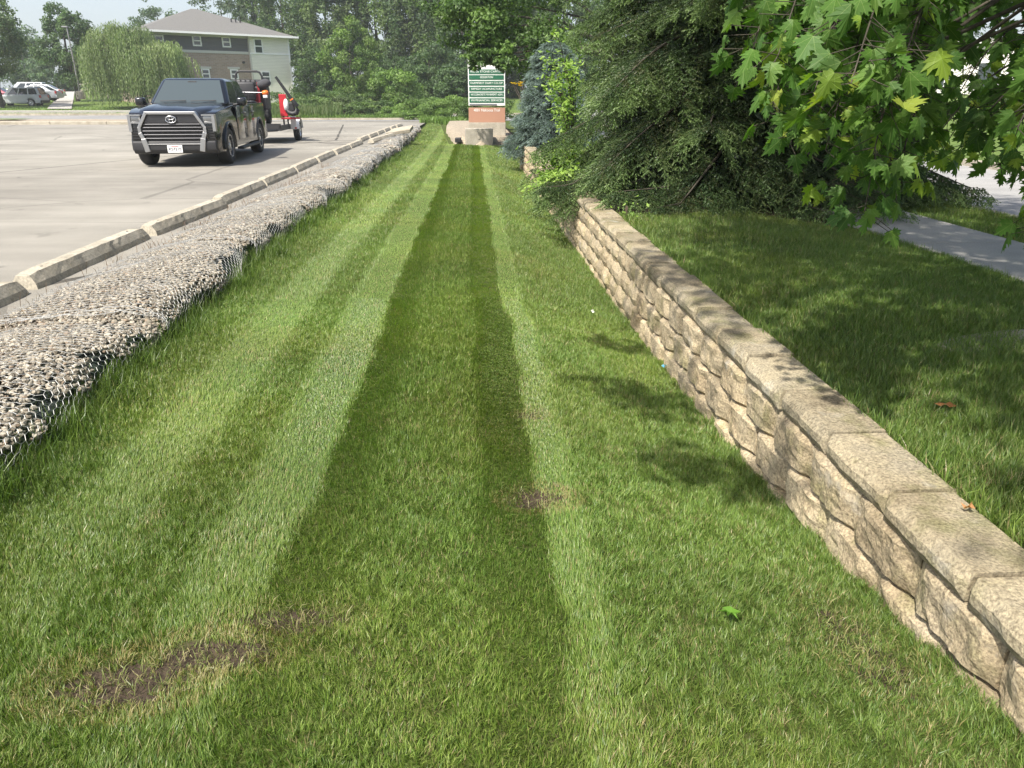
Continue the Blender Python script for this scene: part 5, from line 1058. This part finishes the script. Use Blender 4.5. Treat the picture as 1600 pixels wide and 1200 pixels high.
# leafy weed shrub against the wall in front of the spruce
def wall_bush(name, label, ctr, rad, n, ls, cols, loc, stems=14):
    t = empty(name, loc, 0, label, 'shrub'); c = MB(); k = MB(); L0 = np.array(loc)
    for i in range(stems):
        d = rng.normal(size=3); d /= np.linalg.norm(d); e = np.array(ctr) - L0 + d * np.array(rad) * rng.uniform(.6, 1.15); e[2] = max(e[2], .02); q = np.array([[0, 0, 0], [e[0] * .35, e[1] * .35, max(e[2] * .75, .2)], e]); tt = np.linspace(0, 1, 12)
        P = (1 - tt)[:, None] ** 2 * q[0] + 2 * (tt * (1 - tt))[:, None] * (q[1] * 1.4) + tt[:, None] ** 2 * q[2]; k.tube(P, np.linspace(.012, .003, 12), 5, False); m_ = n // stems; s = rng.uniform(.3, 1, m_); idx = (s * 11).astype(int)
        X = P[idx] + rng.normal(0, .10, (m_, 3)) * [1, 1, .7]; N = unit(rng.normal(0, .5, (m_, 3)) + [0, -.2, 1.0]); cards(c, X, N, ls * rng.uniform(.6, 1.3, m_), np.array(cols)[rng.integers(0, len(cols), m_)] * rng.uniform(.8, 1.2, (m_, 1)), .55)
    k.build('stems', M['twig'], t); c.build('foliage', M['leaf'], t)
LG = [(.20, .31, .05), (.25, .36, .08), (.15, .25, .045)]
wall_bush('vine_shrub', 'light green arching shrub hanging over the block wall', (1.45, 11.8, .5), (.6, 1.3, .42), 3000, .085, LG, (1.85, 11.8, .2), 30)
wall_bush('vine_shrub', 'pale green weed branch hanging low over the lawn beside the wall', (1.15, 11.2, .12), (.45, .9, .32), 1300, .085, LG, (1.75, 11.4, .2), 12)
wall_bush('sapling', 'pale green sapling poking out left of the large spruce', (1.6, 14.6, 1.8), (.36, .7, .9), 1000, .10, LG, (1.95, 14.6, .2), 14)
wall_bush('weed', 'single leafy weed growing behind the far cap stone', (1.72, 8.35, .32), (.05, .08, .07), 30, .05, LG, (1.72, 8.3, .2), 4)
# broadleaf tree whose lowest limbs hang over the sign
t = empty('linden_tree', (6.4, 27.0, .1), 0, 'leafy tree whose branches hang over the top of the sign', 'tree'); c = MB(); k = MB()
for (u, v, d, rx, rz_, n) in ((745, 35, 24, 1.2, .9, 2600), (800, 60, 24, 1.5, 1.0, 3600), (765, 78, 23.6, .8, .42, 1300), (722, 15, 24, .9, .6, 1500), (830, 10, 25, 1.8, 1.0, 3600), (850, 85, 24, 1.2, .8, 2000), (765, 88, 23.4, .72, .24, 1100), (748, 99, 23.3, .32, .26, 420), (788, 99, 23.3, .42, .30, 560), (780, -40, 24, 2.0, .9, 3000), (880, -50, 25, 2.5, 1.3, 4000)):
    p = at(u, v, d) - np.array([6.4, 27.0, .1]); clump_crown(c, p, (rx, rx, rz_), 22, n, .13, [(.075, .135, .03), (.10, .17, .035), (.06, .11, .03)], clump_r=.42, bottom=-1); k.tube([(0, 0, 2.2), tuple((np.array([0, 0, 2.4]) + p) / 2 + [0, 0, .5]), tuple(p)], [.09, .05, .015], 6, False)
k.tube([(0, 0, -.2), (0, 0, 2.4), (.2, 0, 6)], [.2, .16, .07], 9); clump_crown(c, (0, 0, 6.0), (3.6, 3.6, 2.2), 60, 9000, .16, [(.075, .135, .03), (.10, .17, .035)], clump_r=.3)
k.build('trunk', M['bark'], t, True); c.build('crown', M['leaf'], t)
# yellow day lilies behind the wall end
dl = empty('daylily', (1.75, 22.8, .0), 0, 'yellow daylily blooms beside the blue spruce', 'flower'); k = MB(); c = MB(); f = MB()
n = 60; blades(c, rng.normal(0, .12, n), rng.normal(0, .12, n), np.zeros(n), rng.uniform(.4, .9, n), np.full(n, .02), np.abs(rng.normal(.4, .2, n)), rng.uniform(0, 6.3, n), np.array(MG)[rng.integers(0, 3, n)], 2)
for (u, v) in ((801, 131), (805, 132), (812, 132), (815, 130), (813, 135)):
    p = at(u, v, 21.9) - np.array([1.75, 22.8, 0]); k.tube([(0, 0, 0), (p[0] * .5, p[1] * .5, p[2] * .7), tuple(p)], [.012, .01, .006], 5, False)
    for a in range(6): aa = a * 1.047; f.add([p, p + [.05 * math.cos(aa - .3), .05 * math.sin(aa - .3), .04], p + [.10 * math.cos(aa), .10 * math.sin(aa), .05], p + [.05 * math.cos(aa + .3), .05 * math.sin(aa + .3), .04]], [(0, 1, 2, 3)], (.75, .48, .02))
c.build('leaves', M['leaf'], dl); k.build('stems', M['twig'], dl); f.build('blooms', M['leaf'], dl)

# ---------------------------------------------------------------- the maple overhanging from the right
LP = [(0, 0), (.10, -.06), (.30, -.10), (.24, .02), (.46, .06), (.36, .14), (.62, .30), (.42, .33), (.50, .50), (.30, .42), (.16, .46), (.30, .62), (.20, .66), (.22, .84), (.10, .78), (0, 1.05)]
HALF = np.array(LP); LEAF = np.concatenate([HALF, HALF[-2:0:-1] * [-1, 1]]); NL = len(LEAF)
fan = [(NL, i, (i + 1) % NL) for i in range(NL)]
def maple_leaves(mb, base, down, nrm, size, col, simple=False):
    n = len(base); down = unit(down); side = unit(np.cross(down, nrm)); nn = np.cross(side, down)
    if simple:
        sh = np.array([(0, 0), (.42, .0), (.25, .2), (.55, .45), (.2, .5), (0, 1.0), (-.2, .5), (-.55, .45), (-.25, .2), (-.42, 0)]); F = [(0, i, i + 1) for i in range(1, 9)]; pts = sh
    else: pts = np.concatenate([LEAF, [[0, .30]]]); F = fan
    curl = rng.uniform(.1, .75, n)[:, None]; x = pts[None, :, 0]; y = pts[None, :, 1]
    zc = -np.abs(x) * curl * 1.1 + .12 * curl - (y ** 2) * curl * .9 + .05 * np.sin(x * 9 + rng.uniform(0, 6, n)[:, None]) * np.abs(x)
    V = base[:, None] + size[:, None, None] * (x[..., None] * side[:, None] + y[..., None] * down[:, None] + zc[..., None] * nn[:, None])
    k = np.arange(n)[:, None, None] * len(pts); mb.add(V.reshape(-1, 3), (np.array(F)[None] + k).reshape(-1, 3), np.repeat(col, len(pts), 0), np.tile(pts, (n, 1)))
MP = [(.066, .142, .028), (.086, .172, .032), (.052, .115, .025), (.075, .152, .028), (.115, .205, .04)]
MY = [(.22, .32, .04), (.28, .34, .06), (.17, .26, .04)]
TX, TY = 5.6, 2.2
mt = empty('maple_tree', (TX, TY, .2), 0, 'maple tree with large lobed leaves overhanging from the upper right', 'tree'); MO = np.array([TX, TY, .2]); c = MB(); k = MB()
k.tube([(0, 0, -.2), (0, .02, 1.2), (-.05, .1, 2.6), (0, .2, 4.2), (.1, .2, 6)], [.24, .19, .17, .12, .06], 12)
hub = [(-.05, .1, 2.4), (0, .15, 3.0), (0, .2, 3.6)]
def bez(a, b, c_, n): t = np.linspace(0, 1, n)[:, None]; return (1 - t) ** 2 * np.array(a) + 2 * t * (1 - t) * np.array(b) + t ** 2 * np.array(c_)
# hanging sprays: (u, v, depth of the tip), (u, v, depth where it leaves the limb)
SPR = [((1168, 105, 2.5), (1275, -150, 2.7)), ((1200, 190, 2.7), (1290, -60, 2.8)), ((1215, 90, 2.3), (1320, -140, 2.6)), ((1235, 225, 2.6), (1320, 20, 2.8)), ((1225, 20, 2.6), (1320, -160, 2.8)), ((1265, 170, 2.2), (1360, -80, 2.5)), ((1290, 235, 2.5), (1360, 40, 2.7)), ((1330, 130, 2.0), (1430, -120, 2.3)), ((1350, 335, 2.7), (1390, 120, 2.8)), ((1320, 300, 2.8), (1350, 120, 2.9)), ((1365, 240, 2.3), (1430, 20, 2.6)), ((1390, 170, 2.1), (1470, -60, 2.4)), ((1300, 40, 2.1), (1400, -160, 2.4)), ((1420, 90, 2.3), (1500, -120, 2.6)),
       ((1398, 285, 2.9), (1450, 120, 3.1)), ((1250, -20, 2.4), (1340, -180, 2.6)), ((1380, 20, 2.4), (1450, -160, 2.6)), ((1450, 20, 3.2), (1540, -150, 3.2)), ((1330, 60, 3.0), (1420, -120, 3.1)), ((1420, 240, 3.2), (1480, 40, 3.3)), ((1300, 150, 3.0), (1380, -60, 3.0)), ((1385, 290, 3.1), (1410, 120, 3.2)),
       ((1445, 240, 3.6), (1580, 100, 3.4)), ((1500, 235, 3.3), (1640, 100, 3.2)), ((1560, 260, 3.0), (1680, 160, 3.0)), ((1610, 360, 2.8), (1720, 220, 2.9)), ((1480, 180, 3.7), (1600, 40, 3.6)), ((1510, 120, 3.8), (1620, -40, 3.6)), ((1470, 90, 4.0), (1560, -60, 3.9)), ((1590, 150, 3.2), (1720, 20, 3.2)), ((1530, 40, 3.8), (1640, -120, 3.6)), ((1530, 200, 3.2), (1690, 110, 3.2)), ((1600, 60, 2.6), (1720, -80, 2.7)),
       ((1440, 150, 3.6), (1520, -20, 3.5)), ((1470, 240, 4.1), (1570, 120, 4.0)), ((1595, 250, 4.0), (1690, 120, 3.9)), ((1420, 180, 4.2), (1480, 20, 4.2)), ((1500, 60, 4.4), (1590, -60, 4.3)), ((1545, 150, 4.4), (1640, 30, 4.3)), ((1400, 60, 3.9), (1450, -90, 3.9)), ((1360, 120, 3.8), (1420, -40, 3.8)),
       ((1330, -30, 2.3), (1430, -190, 2.5)), ((1270, 100, 3.1), (1350, -80, 3.1)), ((1230, 150, 2.9), (1320, -40, 3.0)), ((1590, 200, 2.1), (1700, 60, 2.3))]
B, Dn, Nr, Sz, Cc = [], [], [], [], []
for si, (tp, rt) in enumerate(SPR):
    a = at(*rt) - MO; b = at(*tp) - MO; mid = (a + b) / 2 + np.array([0, 0, .22]) * rng.uniform(.4, 1.2); P = bez(a, mid, b, 14); k.tube(P, np.linspace(.006, .002, 14), 5, False)
    # the limb that carries it
    h = np.array(hub[si % 3]); lm = (h + a) / 2 + np.array([0, 0, .55]); k.tube(bez(h, lm, a, 9), np.linspace(.02, .007, 9), 6, False)
    L = np.linalg.norm(b - a); nn_ = max(14, int(L / .014)); ts = np.concatenate([rng.uniform(.12, 1, nn_), [1, .97, .94]])
    for t_ in ts:
        j = t_ * 13; p = P[int(j)] * (1 - j % 1) + P[min(13, int(j) + 1)] * (j % 1); az = rng.uniform(0, 2 * np.pi); pd = np.array([math.cos(az), math.sin(az), rng.uniform(-.9, .1)]); pe = p + unit(pd) * rng.uniform(.05, .13)
        k.tube([p, pe], [.0016, .0012], 4, False); B.append(pe); dn = unit(pd * [1, 1, 0] * rng.uniform(.3, 1.0) + np.array([0, 0, -1]) * rng.uniform(.5, 1.1)); Dn.append(dn)
        Nr.append(np.array([rng.normal(0, .55), -.4 + rng.normal(0, .55), .6 + rng.normal(0, .4)])); Sz.append(rng.uniform(.038, .092)); yv = rng.random() < (.16 if t_ > .85 else .05)
        Cc.append(np.array((MY if yv else MP)[rng.integers(0, 3 if yv else 5)]) * rng.uniform(.85, 1.15))
print('maple leaves', len(B))
maple_leaves(c, np.array(B), np.array(Dn), np.array(Nr), np.array(Sz), np.array(Cc))
# the crown overhead
nc = 900; P = np.stack([rng.uniform(-6.1, 4.2, nc), rng.uniform(-5.6, 6.6, nc), rng.uniform(3.0, 6.8, nc)], 1); P[:, 2] = np.maximum(P[:, 2], 2.9 + .22 * np.maximum(P[:, 1] + .5, 0)); ok = ((P[:, 0] + 1.1) / 5.0) ** 2 + ((P[:, 1] - .3) / 6.2) ** 2 + ((P[:, 2] - 4.6) / 2.6) ** 2 < 1.0; P = P[ok]
vis = P + MO; d_ = (vis - EYE) @ _F; vv = 600 - FPX * ((vis - EYE) @ _U) / np.maximum(d_, .1); ok = (d_ < .2) | (vv < -130); P = P[ok]
for q in P: h = np.array(hub[rng.integers(0, 3)]); k.tube(bez(h, (h + q) / 2 + [0, 0, .4], q, 7), np.linspace(.04, .006, 7), 5, False)
n = 44000; idx = rng.integers(0, len(P), n); X = P[idx] + unit(rng.normal(size=(n, 3))) * (rng.random(n) ** .5 * .72)[:, None] * [1, 1, .6]
maple_leaves(c, X, np.stack([rng.normal(0, .8, n), rng.normal(0, .8, n), -np.abs(rng.normal(.5, .3, n))], 1), np.stack([rng.normal(0, .4, n), rng.normal(0, .4, n), np.ones(n)], 1), rng.uniform(.09, .15, n), np.array(MP)[rng.integers(0, 5, n)], True)
for (x, y, z) in ((-.44, 2.2, 3.2), (-.62, 2.35, 3.25), (-.46, 1.25, 3.25), (-.25, 1.05, 3.3), (-.55, 3.3, 3.5)):     # leafy twigs added overhead, out of view, to shade spots of the mown lawn
    q = np.array([x, y, z]) - MO; h = np.array(hub[2]); k.tube(bez(h, (h + q) / 2 + [0, 0, .5], q, 9), np.linspace(.03, .005, 9), 5, False); m_ = 55
    X = q + unit(rng.normal(size=(m_, 3))) * (rng.random(m_) ** .5 * .30)[:, None] * [1, 1, .6]; maple_leaves(c, X, np.stack([rng.normal(0, .8, m_), rng.normal(0, .8, m_), np.full(m_, -.5)], 1), np.stack([rng.normal(0, .4, m_), rng.normal(0, .4, m_), np.ones(m_)], 1), rng.uniform(.09, .14, m_), np.array(MP)[rng.integers(0, 5, m_)], True)
k.build('trunk', M['bark'], mt, True); c.build('crown', M['maple_leaf'], mt)
# trees far across the street on the right
for u, d, vt, w, l in ((1180, 95, -20, 220, 'far tree behind the big spruce'), (1400, 120, 60, 160, 'far low tree across the street behind the maple leaves'), (1560, 110, 95, 170, 'distant tree line bush at the right across the street')):
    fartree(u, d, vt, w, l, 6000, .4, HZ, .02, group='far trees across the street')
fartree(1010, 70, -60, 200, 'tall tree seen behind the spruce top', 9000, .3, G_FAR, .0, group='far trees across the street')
# ---------------------------------------------------------------- the hazy air
hz_ = MB().box(-202, 202, -42, 192, -2.5, 26).build('haze', None); m = bpy.data.materials.new('haze'); m.use_nodes = True; t = m.node_tree; t.nodes.clear()
out = t.nodes.new('ShaderNodeOutputMaterial'); pv = t.nodes.new('ShaderNodeVolumePrincipled'); pv.inputs['Color'].default_value = (.93, .965, .99, 1); pv.inputs['Density'].default_value = .0006; pv.inputs['Anisotropy'].default_value = .3
t.links.new(pv.outputs[0], out.inputs['Volume']); hz_.data.materials.append(m); tag(hz_, 'thin pale summer haze', 'haze', kind='stuff')
